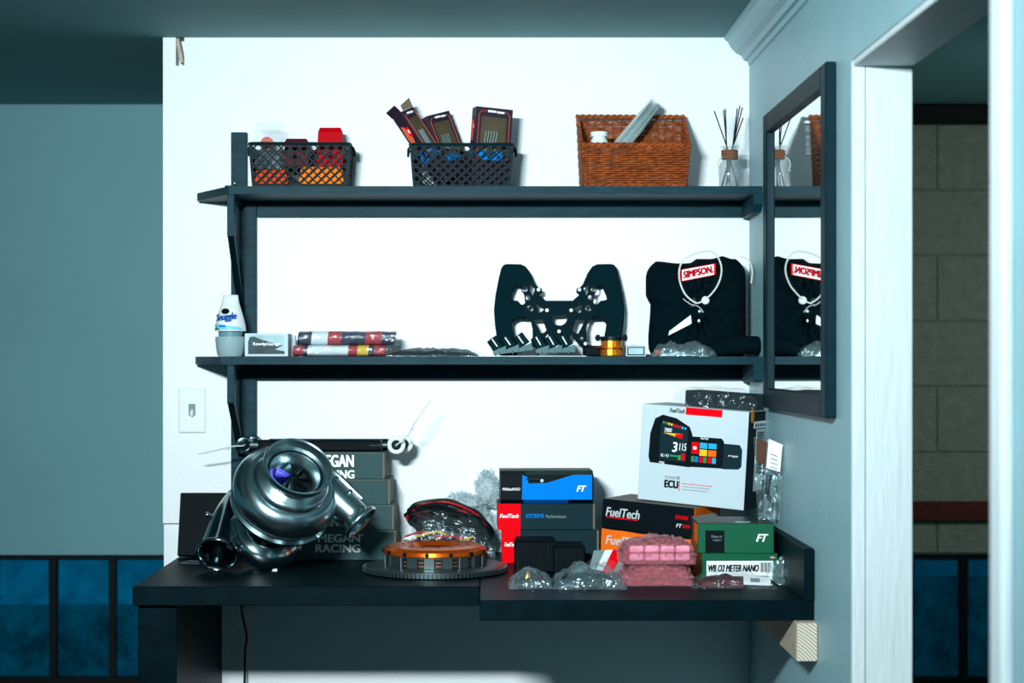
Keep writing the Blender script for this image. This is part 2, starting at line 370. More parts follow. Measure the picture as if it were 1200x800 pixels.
def glazing(n, xs, mull, label, band):
    f = MB(); x0 = W(xs[0][0]-mull, 0, FAR).x; x1 = W(xs[-1][1]+mull, 0, FAR).x; zt = W(0, 654, FAR).z; zbm = W(0, 793, FAR).z
    f.box(x0, x1, FAR-.012, FAR+.05, zt, zw); f.box(x0, x1, FAR-.012, FAR+.05, zbm-.04, zbm)
    edges = [xs[0][0]-mull]+[a for p in xs for a in p]+[xs[-1][1]+mull]
    for i in range(0, len(edges), 2): f.box(W(edges[i], 0, FAR).x, W(edges[i+1], 0, FAR).x, FAR-.012, FAR+.05, zbm, zt)
    o = struct(f.build('window_%d' % n, 'black_frame'), label, 'window')
    for i, (a, b) in enumerate(xs):
        xa, xb = W(a, 0, FAR).x, W(b, 0, FAR).x
        pn = MB().cbox(xa, xb, FAR, FAR+.045, zbm, zt, .006).build('glass_pane', 'blue_glass', o); MB().box(xa+.006, xb-.006, FAR-.0015, FAR+.002, W(0, band, FAR).z, zt-.006).build('glow_band', 'blue_glass_lit', pn)  # added slab paints the brighter upper band by paler colour and faint glow
    return o
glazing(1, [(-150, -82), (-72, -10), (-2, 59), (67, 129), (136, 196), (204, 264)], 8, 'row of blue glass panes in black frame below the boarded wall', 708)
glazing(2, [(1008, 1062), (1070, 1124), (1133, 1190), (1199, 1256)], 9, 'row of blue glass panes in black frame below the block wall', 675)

# ---------------------------------------------------------------- mirror, switch, shelves, desks
my0, my1 = 3.075, 3.768; mz0, mz1 = ZC-.112, ZC+.556; fw = .045
mr = thing('wall_mirror', 'square black framed mirror hanging on the grey right wall', 'mirror', (XR, (my0+my1)/2, mz0))
fr = MB()
for (a, b, c, d) in ((my0, my0+fw, mz0, mz1), (my1-fw, my1, mz0, mz1), (my0+fw, my1-fw, mz0, mz0+fw), (my0+fw, my1-fw, mz1-fw, mz1)):
    fr.cbox(XR-.022, XR-.0002, a, b, c, d, .003)
fr.build('frame', 'frame_black', mr)
MB().box(XR-.012, XR-.004, my0+fw-.004, my1-fw+.004, mz0+fw-.004, mz1-fw+.004).build('mirror_glass', 'mirror_glass', mr)

sw = thing('light_switch', 'white toggle light switch plate on the white wall', 'light switch', W(225, 480, BW))
a, b = W(209.5, 507, BW), W(241.5, 453.5, BW)
MB().cbox(a.x, b.x, BW-.006, BW+.0005, a.z, b.z, .003).build('cover_plate', 'plate_white', sw)
MB().cbox(W(221.5,0,BW).x, W(229.5,0,BW).x, BW-.0075, BW-.004, W(0,487,BW).z, W(0,473,BW).z, .001).build('toggle_slot', 'grey_print', sw)
MB().cbox(-.004, .004, -.016, .002, -.006, .006, .0015, Matrix.Translation(W(225.5, 482, BW-.004)) @ Matrix.Rotation(.5, 4, 'X')).build('toggle', 'plate_white', sw)
for py in (466, 494): MB().cyl(W(225, py, BW-.0055), W(225, py, BW-.0075), .004, 12).build('screw', 'plate_white', sw)

SF = 3.90; SH = .019
Z1 = ZC+(CY-218)*SF/FPX; Z2 = ZC+(CY-417.6)*SF/FPX
def shelf(zt, xl_front, xl_back, label, cut):
    t = thing('wall_shelf', label, 'shelf', (0, BW, zt-SH))
    x0f = W(xl_front, 0, SF).x; x0b = W(xl_back, 0, BW-.03).x; x1 = XR-.0005
    pl = [(x0f, SF), (x1, SF), (x1, BW-.0005), (x0b+.01, BW-.0005), (x0b, BW-.03)]
    MB().prism(pl, zt-SH, zt).build('board', 'black_wood', t)
    MB().cbox(W(302, 0, BW).x, XR-.0005, BW-.02, BW-.0005, zt-SH-.038, zt-SH+.0002, .001).build('back_cleat', 'black_wood', t)
    y0, y1 = SF-.004, BW-.021; z1 = zt-SH+.0002; z0 = z1-.042; c = .018 if cut else .003
    P = [(y0, z1), (y0, z0+c), (y0+c*1.4, z0), (y1, z0), (y1, z1)]
    sb = MB(); k = len(P); sb.add([(XR-.022, y, z) for y, z in P]+[(XR-.0004, y, z) for y, z in P], [tuple(range(k)), tuple(range(k, 2*k))]+[(i, (i+1) % k, k+(i+1) % k, k+i) for i in range(k)])
    o = sb.build('side_cleat', 'black_wood', t)
    MB().cyl((XR-.0215, SF+.02, zt-SH-.02), (XR-.0235, SF+.02, zt-SH-.02), .004, 10).build('screw', 'bolt_black', t)
    return t
s1 = shelf(Z1, 268, 231, 'upper black wooden wall shelf carrying three baskets', True)
s2 = shelf(Z2, 259, 229, 'lower black wooden wall shelf carrying the steering wheel', False)
# two split tops at the left of each board
MB().box(W(262, 0, SF).x, W(281, 0, SF).x, SF+.02, BW-.04, Z1-.0002, Z1+.004).build('splice_plate', 'black_wood', s1)
# upright behind the shelves
up = thing('shelf_upright', 'black upright board fixed to wall behind both shelf ends', 'board', (W(287, 0, BW).x, BW, DZ+.15))
u = MB(); zs = [(DZ+.15, Z2-SH-.0008, 302), (Z2+.0006, Z1-SH-.0008, 302), (Z1+.0045, W(0, 156, BW).z, 291)]
for z0, z1, xr in zs:
    u = MB(); u.cbox(W(272, 0, BW).x, W(xr, 0, BW).x-.0008, BW-.019, BW-.0006, z0, z1, .0015); u.build('upright_section', 'black_wood', up)
def bracket(zt, label, drop1, drop2):
    t = thing('shelf_bracket', label, 'bracket', (W(268, 0, SF).x, SF+.02, zt-SH), group=None)
    x = W(270.5, 0, SF+.01).x; r = .0085
    yf = SF+.006; yb = BW-.02
    a = MB().cbox(x-r, x+r, yf, yf+.032, zt-SH-drop1, zt-SH+.0003, .001); a.build('hanger', 'black_wood', t)
    d = MB(); P = [(yf+.002, zt-SH-drop1+.02), (yf+.002, zt-SH-drop1), (yb, zt-SH-drop2-.03), (yb, zt-SH-drop2)]
    d.add([(x-r*.9, y, z) for y, z in P]+[(x+r*.9, y, z) for y, z in P], [(0,1,2,3), (4,5,6,7), (0,1,5,4), (1,2,6,5), (2,3,7,6), (3,0,4,7)]); d.build('brace', 'desk_black', t)
    MB().box(x-r, x+r, yf+.03, yb, zt-SH-.014, zt-SH+.0003).build('top_arm', 'desk_black', t)
    return t
bracket(Z1, 'black wooden bracket with slanted brace under upper shelf', .099, .255)
bracket(Z2, 'black wooden bracket with slanted brace under lower shelf', .092, .20)
nail = MB(); nail.sphere(W(275, 215, SF+.004), .0042, 6); nail.build('screw_head', 'screw_metal', s1, True)

# desks
DFR, DFL = 3.28, 3.477; XSEAM = (562-CX)*DFR/FPX; DT_ = .041
XDL = (155-CX)*DFL/FPX
dl = thing('left_desk', 'long black desk with the turbocharger standing on it', 'desk', ((XDL+XSEAM)/2, DFL, 0)); dl.name = 'black_desk'
MB().cbox(XDL, XSEAM-.001, DFL, BW-.002, DZ-DT_, DZ, .002).build('desk_top', 'desk_black', dl)
MB().cbox(XDL+.008, XDL+.09, DFL+.02, BW-.004, 0, DZ-DT_+.0003, .002).build('side_panel', 'desk_black', dl)
MB().cbox(XDL+.1, XSEAM-.004, BW-.03, BW-.0005, DZ-DT_-.02, DZ-DT_+.0003, .002).build('wall_cleat', 'desk_black', dl)
dr = thing('black_desk', 'black desk reaching further forward, with side lip against right wall', 'desk', ((XSEAM+XR)/2, DFR, 0))
MB().cbox(XSEAM, XR-.002, DFR, BW-.002, DZ-DT_, DZ, .002).build('desk_top', 'desk_black', dr)
MB().cbox(XR-.022, XR-.001, DFR-.003, BW-.25, DZ-.001, DZ+.103, .002).build('side_lip', 'desk_black', dr)
MB().cbox(XSEAM+.004, XR-.05, BW-.03, BW-.0005, DZ-DT_-.02, DZ-DT_+.0003, .002).build('wall_cleat', 'desk_black', dr)
# timber ledger under the right desk
lg = thing('timber_ledger', 'short pale timber ledger with visible end grain under right desk', 'timber', (XR-.02, DFR, DZ-DT_-.09))
lm = MB().cbox(XR-.042, XR-.0004, DFR-.03, BW-.03, DZ-DT_-.076, DZ-DT_+.0003, .002); lm.build('timber', 'fresh_cut', lg)
rg = bpy.data.materials.new('end_grain'); rg.use_nodes = True; MATS['end_grain'] = rg
nt = rg.node_tree; b = nt.nodes['Principled BSDF']; wv = nt.nodes.new('ShaderNodeTexWave'); wv.wave_type = 'RINGS'; wv.rings_direction = 'Y'
tc = nt.nodes.new('ShaderNodeTexCoord'); mp = nt.nodes.new('ShaderNodeMapping'); mp.inputs['Location'].default_value = (.09, 0, .06); nt.links.new(tc.outputs['Object'], mp.inputs[0])
wv.inputs['Scale'].default_value = 55; wv.inputs['Distortion'].default_value = 1.5; nt.links.new(mp.outputs[0], wv.inputs[0])
r = nt.nodes.new('ShaderNodeValToRGB'); r.color_ramp.elements[0].color = rgb(150, 128, 104); r.color_ramp.elements[1].color = rgb(222, 220, 206); nt.links.new(wv.outputs[0], r.inputs[0]); nt.links.new(r.outputs[0], b.inputs['Base Color']); b.inputs['Roughness'].default_value = .8
MB().box(XR-.0405, XR-.002, DFR-.0308, DFR-.0295, DZ-DT_-.0745, DZ-DT_-.001).build('end_grain', 'end_grain', lg)
cb = MB().tube(catmull([W(282, 700, 4.03), W(284, 720, 4.03), W(289, 745, 4.04), W(287, 770, 4.05), W(286, 860, 4.06)], 6), .003, 6); tag(cb.build('hanging_cable', 'wire_black'), 'thin dark cable hanging below the left desk', 'cable')

# ---------------------------------------------------------------- top shelf
def lattice_basket(label, x0, x1, h, yf, yb, rz, flare=.008):
    cx, cy = (x0+x1)/2, (yf+yb)/2; t = thing('plastic_basket', label, 'basket', (cx, cy, Z1+.0003), rz)
    w, d = (x1-x0)/2, (yb-yf)/2; th = .0022
    def wall(name, p0, p1, q0, q1, nu, nv, inward):
        # p0->p1 bottom edge, q0->q1 top edge
        p0, p1, q0, q1 = map(Vector, (p0, p1, q0, q1)); inward = Vector(inward)
        P = lambda u, v: (p0.lerp(p1, u)).lerp(q0.lerp(q1, u), v)
        mb = MB()
        def strip(a, b, hw):
            da = Vector((b[0]-a[0], b[1]-a[1])); L = (p1-p0).length; H = (q0-p0).length
            dd = Vector((da.x*L, da.y*H)).normalized(); nn = Vector((-dd.y/L, dd.x/H))*hw
            c = [P(a[0]+nn.x, a[1]+nn.y), P(a[0]-nn.x, a[1]-nn.y), P(b[0]-nn.x, b[1]-nn.y), P(b[0]+nn.x, b[1]+nn.y)]
            mb.add(c+[q+inward*th for q in c], [(0,1,2,3), (7,6,5,4), (0,4,5,1), (1,5,6,2), (2,6,7,3), (3,7,4,0)])
        du = 1/nu; dv = 1/nv; k = nv/nu*1.0
        for s in (1, -1):
            for i in range(-nv*2, nu+nv*2):
                # line u = i*du + s*v*(nv/nu)
                pts = []
                for v in (0, 1): pts.append([i*du+s*v*(nv/nu), v])
                (ua, va), (ub, vb) = pts
                ts = [0, 1]
                if ub != ua:
                    t0, t1 = sorted(((0-ua)/(ub-ua), (1-ua)/(ub-ua))); ts = [max(0, t0), min(1, t1)]
                if ts[1]-ts[0] < .02: continue
                f = lambda tt: (ua+(ub-ua)*tt, va+(vb-va)*tt)
                strip(f(ts[0]), f(ts[1]), .0019)
        # solid nodes along the second row
        for i in range(nu):
            if i % 2 == 0:
                c = ((i+.5)*du, 1-1.0*dv)
                strip((c[0]-.2*du, c[1]), (c[0]+.2*du, c[1]), .0045)
        strip((0, .02), (1, .02), .003); strip((0, .975), (1, .975), .003); strip((.008, 0), (.008, 1), .003); strip((.992, 0), (.992, 1), .003)
        return mb.build(name, 'black_plastic', t, world=False)
    z0, z1 = .001, h; e = flare
    B = [(-w, -d, z0), (w, -d, z0), (w, d, z0), (-w, d, z0)]; Tt = [(-w-e, -d-e*.5, z1), (w+e, -d-e*.5, z1), (w+e, d+e*.5, z1), (-w-e, d+e*.5, z1)]
    wall('front_wall', B[0], B[1], Tt[0], Tt[1], 11, 5, (0, 1, 0)); wall('back_wall', B[2], B[3], Tt[2], Tt[3], 11, 5, (0, -1, 0))
    wall('end_wall', B[1], B[2], Tt[1], Tt[2], 6, 5, (-1, 0, 0)); wall('end_wall', B[3], B[0], Tt[3], Tt[0], 6, 5, (1, 0, 0))
    MB().box(-w, w, -d, d, 0, .0025).build('base', 'black_plastic', t, world=False)
    rp = []; R = .014; ww, dd = w+e+.001, d+e*.5+.001
    for (sx, sy, a0) in ((1, -1, -PI/2), (1, 1, 0), (-1, 1, PI/2), (-1, -1, PI)):
        for q in range(5): a = a0+q*PI/8; rp.append((sx*(ww-R)+R*math.cos(a), sy*(dd-R)+R*math.sin(a), z1))
    MB().tube(rp, .0034, 8, closed=True).build('rim', 'black_plastic', t, True, world=False)
    for sx in (-1, 1):
        MB().tube([(sx*ww, -.03, z1), (sx*(ww+.006), -.022, z1-.006), (sx*(ww+.007), 0, z1-.02), (sx*(ww+.006), .022, z1-.006), (sx*ww, .03, z1)], .0028, 6).build('handle', 'black_plastic', t, True, world=False)
    return t
YB = 3.935
pm = lambda px: (px-CX)*YB/FPX
lattice_basket('black plastic lattice basket holding red and amber light lenses', pm(295), pm(405), .105, YB, 4.075, .03)
lattice_basket('black plastic lattice basket holding three dark retail boxes', pm(484.5), pm(597.5), .103, YB, 4.075, 0)
# light lenses in the first basket
def lens(name, label, cat, px0, px1, py0, py1, Y, d, m, base='black_plastic_mat', rz=0):
    a, b = W(px0, py1, Y), W(px1, py0, Y); t = thing(name, label, cat, ((a.x+b.x)/2, Y+d/2, a.z), rz)
    w, h = (b.x-a.x), b.z-a.z; k = .08*w
    mb = MB(); v = []
    for z, i in ((0, 0), (h*.88, k*.6), (h, k*1.4)): v += [(-w/2+i, -d/2+i, z), (w/2-i, -d/2+i, z), (w/2-i, d/2-i, z), (-w/2+i, d/2-i, z)]
    f = [(3, 2, 1, 0), (8, 9, 10, 11)]+[(j*4+i, j*4+(i+1) % 4, j*4+4+(i+1) % 4, j*4+4+i) for j in (0, 1) for i in range(4)]
    mb.add(v, f).build('lens', m, t, world=False)
    rb = MB()
    for i in range(1, 5): z = h*i/5.5; rb.box(-w/2+k*.5, w/2-k*.5, -d/2-.0006+k*.35, -d/2+.002+k*.3, z, z+.0012)
    rb.build('rib', m, t, world=False)
    MB().cbox(-w/2-.001, w/2+.001, -d/2-.001, d/2+.001, -.004, .002, .001).build('backing', base, t, world=False)
    return t
ZB1 = Z1+.0035
def zpy(z, Y): return CY-(z-ZC)*FPX/Y
lens('tail_light', 'tall red tail light lens standing up out of the lattice basket', 'light lens', 371, 402, 149, zpy(ZB1+.052, 3.99), 3.985, .05, 'red_lens')
lens('turn_signal', 'bright amber turn signal lens at bottom of lattice basket', 'light lens', 350, 403, zpy(ZB1+.049, 3.945), zpy(ZB1+.005, 3.945), 3.945, .08, 'amber_lens')
lens('turn_signal', 'deep orange turn signal lens at bottom of lattice basket', 'light lens', 298, 337, zpy(ZB1+.042, 3.945), zpy(ZB1+.005, 3.945), 3.945, .08, 'amber_dark')
lens('tail_light', 'dark maroon lens lying low in the middle of basket', 'light lens', 332, 362, 162, zpy(ZB1+.052, 3.99), 4.0, .05, 'maroon_plastic')
cl = thing('clear_box', 'clear plastic box poking out of lattice basket with orange disc inside', 'box', W(311, zpy(ZB1+.045, 3.97), 3.97))
a, b = W(298, zpy(ZB1+.0425, 3.97), 3.97), W(330, 144, 3.97)
MB().cbox(a.x+.002, b.x-.0015, 3.955, 4.02, a.z, b.z-.018, .002).build('tray', 'film_box', cl); MB().cbox(a.x+.006, b.x, 3.958, 4.017, b.z-.018, b.z, .002).build('lid', 'film_box', cl)
MB().cyl(W(313, 168, 3.985), W(313, 168, 4.0), .016, 20).build('disc', 'amber_dark', cl)
MB().cyl(W(305, 186, 3.965), W(309, 183, 4.0), .018, 14).build('dark_spool', 'dark_parts', cl)
# three retail boxes in the second basket
def retail_box(label, foot, rz, roll, w, d, h, open_top=False, facing='window'):
    t = thing('retail_box', label, 'box', foot, rz, roll)
    RM = Matrix.Rotation(roll, 4, 'Y') @ Matrix.Rotation(rz, 4, 'Z'); low = min((RM @ Vector((x, y, 0))).z for x in (-w/2, w/2) for y in (-d/2, d/2))
    t.matrix_basis = Matrix.Translation((foot[0], foot[1], Z1+.0034-low)) @ RM
    MB().cbox(-w/2, w/2, -d/2, d/2, 0, h, .0008).build('carton', 'maroon_card', t, world=False)
    # window side (front, -Y)
    MB().box(-w*.34, w*.34, -d/2-.0006, -d/2+.001, h*.42, h*.88).build('window_pane', 'window_dark', t, world=False)
    for i in range(5):
        x = -w*.25+i*w*.075; br = MB().tube([(x, -d/2-.0012, h*.45), (x+w*.05, -d/2-.0016, h*.70)], .0012, 5); br.build('bristle', 'bristle', t, world=False)
    ln = MB()
    ln.tube([(-w*.22, -d/2-.0006, h*.95), (-w*.34, -d/2-.0006, h*.95), (-w*.41, -d/2-.0006, h*.91), (-w*.41, -d/2-.0006, h*.35)], .0007, 4)
    ln.tube([(w*.30, -d/2-.0006, h*.95), (w*.36, -d/2-.0006, h*.95), (w*.42, -d/2-.0006, h*.91), (w*.42, -d/2-.0006, h*.35)], .0007, 4)
    ln.build('orange_outline', 'orange_line', t, world=False)
    MB().box(-w*.18, w*.05, -d/2-.0008, -d/2+.0005, h*.94, h*.965).build('printed_line', 'white_print', t, world=False)
    MB().box(w*.07, w*.27, -d/2-.0008, -d/2+.0005, h*.935, h*.96).build('printed_line', 'white_print', t, world=False)
    MB().box(-w*.36, w*.30, -d/2-.0009, -d/2+.0005, h*.33, h*.44).build('blue_band', 'blue_print', t, world=False)
    # narrow side (left, -X): orange emblem and blue panel
    def side_poly(name, P, m, lift): MB().add([(-w/2-lift, (u-.5)*-d, v*h) for u, v in P]+[(-w/2+.0005, (u-.5)*-d, v*h) for u, v in P], [tuple(range(len(P))), tuple(range(len(P), 2*len(P)))[::-1]]+[(i, (i+1) % len(P), len(P)+(i+1) % len(P), len(P)+i) for i in range(len(P))]).build(name, m, t, world=False)
    side_poly('emblem', [(.22, .60), (.5, .57), (.62, .66), (.45, .83), (.2, .86), (.16, .70)], 'orange_line', .0006)
    side_poly('emblem_badge', [(.5, .70), (.72, .68), (.78, .76), (.70, .82), (.55, .81)], 'red_print', .0009)
    side_poly('emblem_highlight', [(.56, .735), (.68, .725), (.70, .77), (.60, .785)], 'white_print', .0012)
    side_poly('blue_panel', [(.16, .33), (.80, .33), (.80, .46), (.16, .46)], 'blue_print', .0006)
    side_poly('picture', [(.40, .35), (.74, .35), (.74, .45), (.40, .45)], 'dark_parts', .0009)
    if open_top:
        MB().box(-.001, .0, -d/2, d/2, 0, .022, Matrix.Translation((-w/2, 0, h)) @ Matrix.Rotation(-.35, 4, 'Y')).build('flap', 'maroon_card', t, world=False)
        MB().box(-.001, .0, -d/2, d/2, 0, .024, Matrix.Translation((w/2, 0, h)) @ Matrix.Rotation(.25, 4, 'Y')).build('flap', 'carton_edge', t, world=False)
        MB().box(-w/2+.002, w/2-.002, -d/2+.002, d/2-.002, h, h+.0008).build('opening', 'white_print', t, world=False)
    return t
retail_box('dark maroon retail box with flaps open, leaning left in lattice basket', (pm(524.47), 3.973, Z1), .80, -.583, .046, .036, .198, True)
retail_box('dark maroon retail box with orange emblem, middle one in lattice basket', (pm(538.06), 4.0372, Z1), .62, -.353, .072, .034, .182)
retail_box('dark maroon window box with brushes showing, upright in lattice basket', (pm(571.52), 3.9743, Z1), .28, .065, .092, .036, .188)

# wicker basket
wt = thing('wicker_basket', 'brown woven wicker basket with high back on upper shelf', 'basket', (pm(744), 4.0, Z1), .02)
wx, wy = (pm(803)-pm(687))/2, .062; hf, hb = .098, .185
def wperim(q, v, o=0):      # q in 0..4 around, v 0..1 height
    s = int(q) % 4; f = q-int(q); e = .003+.008*v
    cs = [(-wx-e, -wy-e), (wx+e, -wy-e), (wx+e+.002, wy+e*.5), (-wx-e, wy+e*.5)]
    a, b = Vector(cs[s]), Vector(cs[(s+1) % 4]); p = a.lerp(b, f); n = Vector((b-a)).normalized(); nn = Vector((n.y, -n.x))
    t = (p.y+wy)/(2*wy); t = max(0, min(1, t)); top = hf+(hb-hf)*t
    p += nn*o; return Vector((p.x, p.y, v*top+.003))
ns = [12, 7, 12, 7]
def qlist(mult):
    L = []
    for s in range(4):
        for i in range(ns[s]*mult): L.append(s+i/(ns[s]*mult))
    return L
rows = 17; wvm = MB()
for r in range(rows):
    v = .06+.88*r/(rows-1); pts = []; idx = 0
    Q = qlist(4)
    for i, q in enumerate(Q):
        o = .0026*math.cos(PI*i/4+(PI if r % 2 else 0)); p = wperim(q, v+.006*noise.noise(Vector((i*.2, r*3.1, 0))), o); pts.append(p)
    wvm.tube(pts, .0024, 5, closed=True)
for r in range(rows-1):
    v = .06+.88*(r+.5)/(rows-1)
    pts = [wperim(q, v, .0022*math.cos(PI*i/4+(PI if r % 2 else 0))) for i, q in enumerate(qlist(4)) if 1.35 < q < 3.65]
    wvm.tube(pts, .0024, 5)
o = wvm.build('weave', 'wicker', wt, True, world=False, angle=80); o['kind'] = 'stuff'
st = MB()
for q in qlist(1): st.tube([wperim(q, v) for v in (0, .5, 1)], .0022, 5)
st.build('stakes', 'wicker_dark', wt, True, world=False)['kind'] = 'stuff'
for ph in (0, PI/1.0):
    pts = [wperim(q, 1, .003*math.cos(i*1.1+ph))+Vector((0, 0, .003*math.sin(i*1.1+ph)+.001)) for i, q in enumerate(qlist(4))]
    MB().tube(pts, .0034, 6, closed=True).build('rim_strand', 'wicker', wt, True, world=False, angle=80)
for ph in (0, PI):
    pts = [wperim(q, .03, .003*math.cos(i*.8+ph)+.001)+Vector((0, 0, .003*math.sin(i*.8+ph))) for i, q in enumerate(qlist(4))]
    MB().tube(pts, .0032, 6, closed=True).build('foot_strand', 'wicker', wt, True, world=False, angle=80)
MB().box(-wx, wx, -wy, wy, .002, .005).build('base', 'wicker_dark', wt, world=False)
# bottle and paper plates inside the basket
bt = thing('white_bottle', 'white plastic bottle with wide screw cap inside wicker basket', 'bottle', (W(702, 0, 3.966).x, 3.966, Z1+.006))
zt_ = W(0, 155, 3.966).z-(Z1+.006)
MB().lathe([(0, 0), (.021, 0), (.023, .004), (.023, zt_-.028), (.019, zt_-.018), (.016, zt_-.014), (.016, zt_-.010), (0, zt_-.010)], 24).build('body', 'freshener_white', bt, True, world=False)
MB().lathe([(0, zt_-.011), (.0205, zt_-.011), (.0215, zt_-.009), (.0195, zt_-.006), (.0215, zt_-.003), (.0205, zt_), (0, zt_)], 24).build('cap', 'plate_white', bt, True, world=False)
c0 = W(744, 152, 4.022); dirv = (W(776, 112, 4.022)-W(727, 170, 4.022)).normalized()
pp = thing('paper_plates', 'wrapped stack of floral paper plates sticking up from wicker basket', 'plates', c0)
Mp = Matrix() @ frame(c0, dirv, Vector((-dirv.z, -.10, dirv.x)))
Mp = Mp @ Matrix.Translation((-.040, 0, 0)) @ Matrix.Diagonal((1, .29, 1, 1))
for i in range(6):
    R = .125; z = -.014+i*.0048
    MB().lathe([(0, z), (R*.7, z), (R*.75, z+.002), (R, z+.006), (R+.001, z+.0075), (R*.74, z+.0045), (0, z+.002)], 40, Mp).build('plate', 'pastel_blue' if i in (1, 4) else 'pastel_pale', pp, True)
# reed diffuser
dx, dy = W(855, 0, 3.965).x, 3.965
rd = thing('reed_diffuser', 'clear glass reed diffuser with dark reeds and cord collar', 'diffuser', (dx, dy, Z1))
px = 3.965/FPX
MB().lathe([(0, .0003), (.024, .0003), (.0262, .003), (.0262, 27*px), (.022, 32*px), (.0165, 35*px), (.0165, 47*px), (.022, 48*px), (.0225, 50.5*px), (.015, 50.5*px), (.0145, 35*px), (.021, 30*px), (.0245, 26*px), (.0245, .005), (0, .005)], 28).build('glass_bottle', 'diffuser_glass', rd, True, world=False)
for i in range(4): MB().tube([(.0178*math.cos(a*PI/10), .0178*math.sin(a*PI/10), (36+i*2.7)*px) for a in range(20)], .003, 6, closed=True).build('cord_wrap', 'cord_brown', rd, True, world=False)
MB().tube(catmull([(-.017, -.006, 37*px), (-.026, -.012, 34*px), (-.03, -.014, 27*px), (-.027, -.012, 22*px), (-.031, -.012, 20*px)], 4), .0016, 5).build('cord_tail', 'wire_white', rd, True, world=False)
tips = [(837, 130), (848, 129), (850, 127.5), (864, 127), (867, 124), (870, 126), (871, 138)]
for i, (tx, ty) in enumerate(tips):
    tip = W(tx, ty, 3.955+.01*(i % 3)); side = 1 if tx > 855 else -1
    neck = Vector((dx+side*.007, dy-.004+.003*(i % 3), Z1+49*px)); d = (neck-tip); bot = tip+d*((tip.z-(Z1+.007))/(tip.z-neck.z))
    bot.x = dx+max(-.019, min(.019, (bot.x-dx)*1.0)); bot.y = dy+max(-.012, min(.012, bot.y-dy))
    MB().tube([tip, neck, bot], .0016, 6).build('reed', 'reed', rd)

# ---------------------------------------------------------------- lower shelf
ZS = Z2+.0004
# gel air freshener
YF = 3.96; fx = W(270, 0, YF).x; p = YF/FPX
af = thing('air_freshener', 'white cone air freshener with blue lettering on lower shelf', 'air freshener', (fx, YF, ZS))
MB().lathe([(0, 0), (14*p, 0), (15.5*p, 3*p), (17*p, 12*p), (17.6*p, 20*p), (17.6*p, 23*p), (15*p, 23*p), (0, 22*p)], 32).build('base_cup', 'freshener_grey', af, True, world=False)
MB().lathe([(0, 21*p), (14*p, 21*p), (14*p, 31*p), (0, 31*p)], 24).build('gel', 'freshener_gel', af, True, world=False)
cone = MB(); hs = [(29.5, 18, 1), (31, 18.3, 1), (36, 17.6, 1), (45, 15.5, 1), (54, 13, .9), (62, 10.5, .72), (68, 9.4, .5), (71.5, 9.2, .32), (72, 8, .25)]
n = 32; vs = []
for (z, r, q) in hs: vs += [(r*p*math.cos(2*PI*i/n), r*p*q*math.sin(2*PI*i/n), z*p) for i in range(n)]
fs = [(j*n+i, j*n+(i+1) % n, (j+1)*n+(i+1) % n, (j+1)*n+i) for j in range(len(hs)-1) for i in range(n)]+[tuple((len(hs)-1)*n+i for i in range(n)), tuple(range(n))]
cone.add(vs, fs).build('cone', 'freshener_white', af, True, world=False)
def onto_cone(o):      # wrap flat lettering round the cone
    for v in o.data.vertices:
        z = v.co.z/p; r = 9.2
        for (za, ra, qa), (zb_, rb, qb) in zip(hs, hs[1:]):
            if za <= z <= zb_: f = (z-za)/(zb_-za); r = ra+(rb-ra)*f; q = qa+(qb-qa)*f; break
        else: r, q = hs[-1][1], hs[-1][2]
        x = v.co.x; R = r*p+.0006; x = max(-R*.96, min(R*.96, x)); v.co.y = -math.sqrt(max(R*R-x*x, 0))*q-.0005+v.co.y*.2
def cone_patch(name, P, m, sub=5, lift=0):
    # polygon given in px offsets (x from centre, z up), subdivided so that it bends
    bm = bmesh.new(); f = bm.faces.new([bm.verts.new((x*p, -lift, z*p)) for x, z in P]); bmesh.ops.triangulate(bm, faces=bm.faces[:])
    for _ in range(3): bmesh.ops.subdivide_edges(bm, edges=bm.edges[:], cuts=1, use_grid_fill=True)
    me = bpy.data.meshes.new(name); bm.to_mesh(me); bm.free(); o = new_mesh_obj(name, me, m, af); onto_cone(o); return o
def ell(x, z, a, b, n=16): return [(x+a*math.cos(2*PI*i/n), z+b*math.sin(2*PI*i/n)) for i in range(n)]
cone_patch('label_band', [(-17, 31), (16, 31), (14, 34), (-17.3, 38)], 'sky_print', lift=.0)
cone_patch('oval_badge', ell(-4, 52.5, 5, 3.4), 'black_print', lift=.004)
cone_patch('green_stripe', [(-17, 31), (-9, 31), (-15, 34.5)], 'green_print', lift=.003)
cone_patch('blue_patch', [(-11, 34), (-3, 34), (-3, 36.5), (-11, 36.5)], 'blue_print', lift=.004)
o = lettering(af, 'Snuggle', 'blue_dark_print', (-15*p, 0, 39*p), (1, 0, .10), (0, 0, 1), 24*p, 10*p, bold=.05); onto_cone(o)
for v in o.data.vertices: v.co.y -= .0012
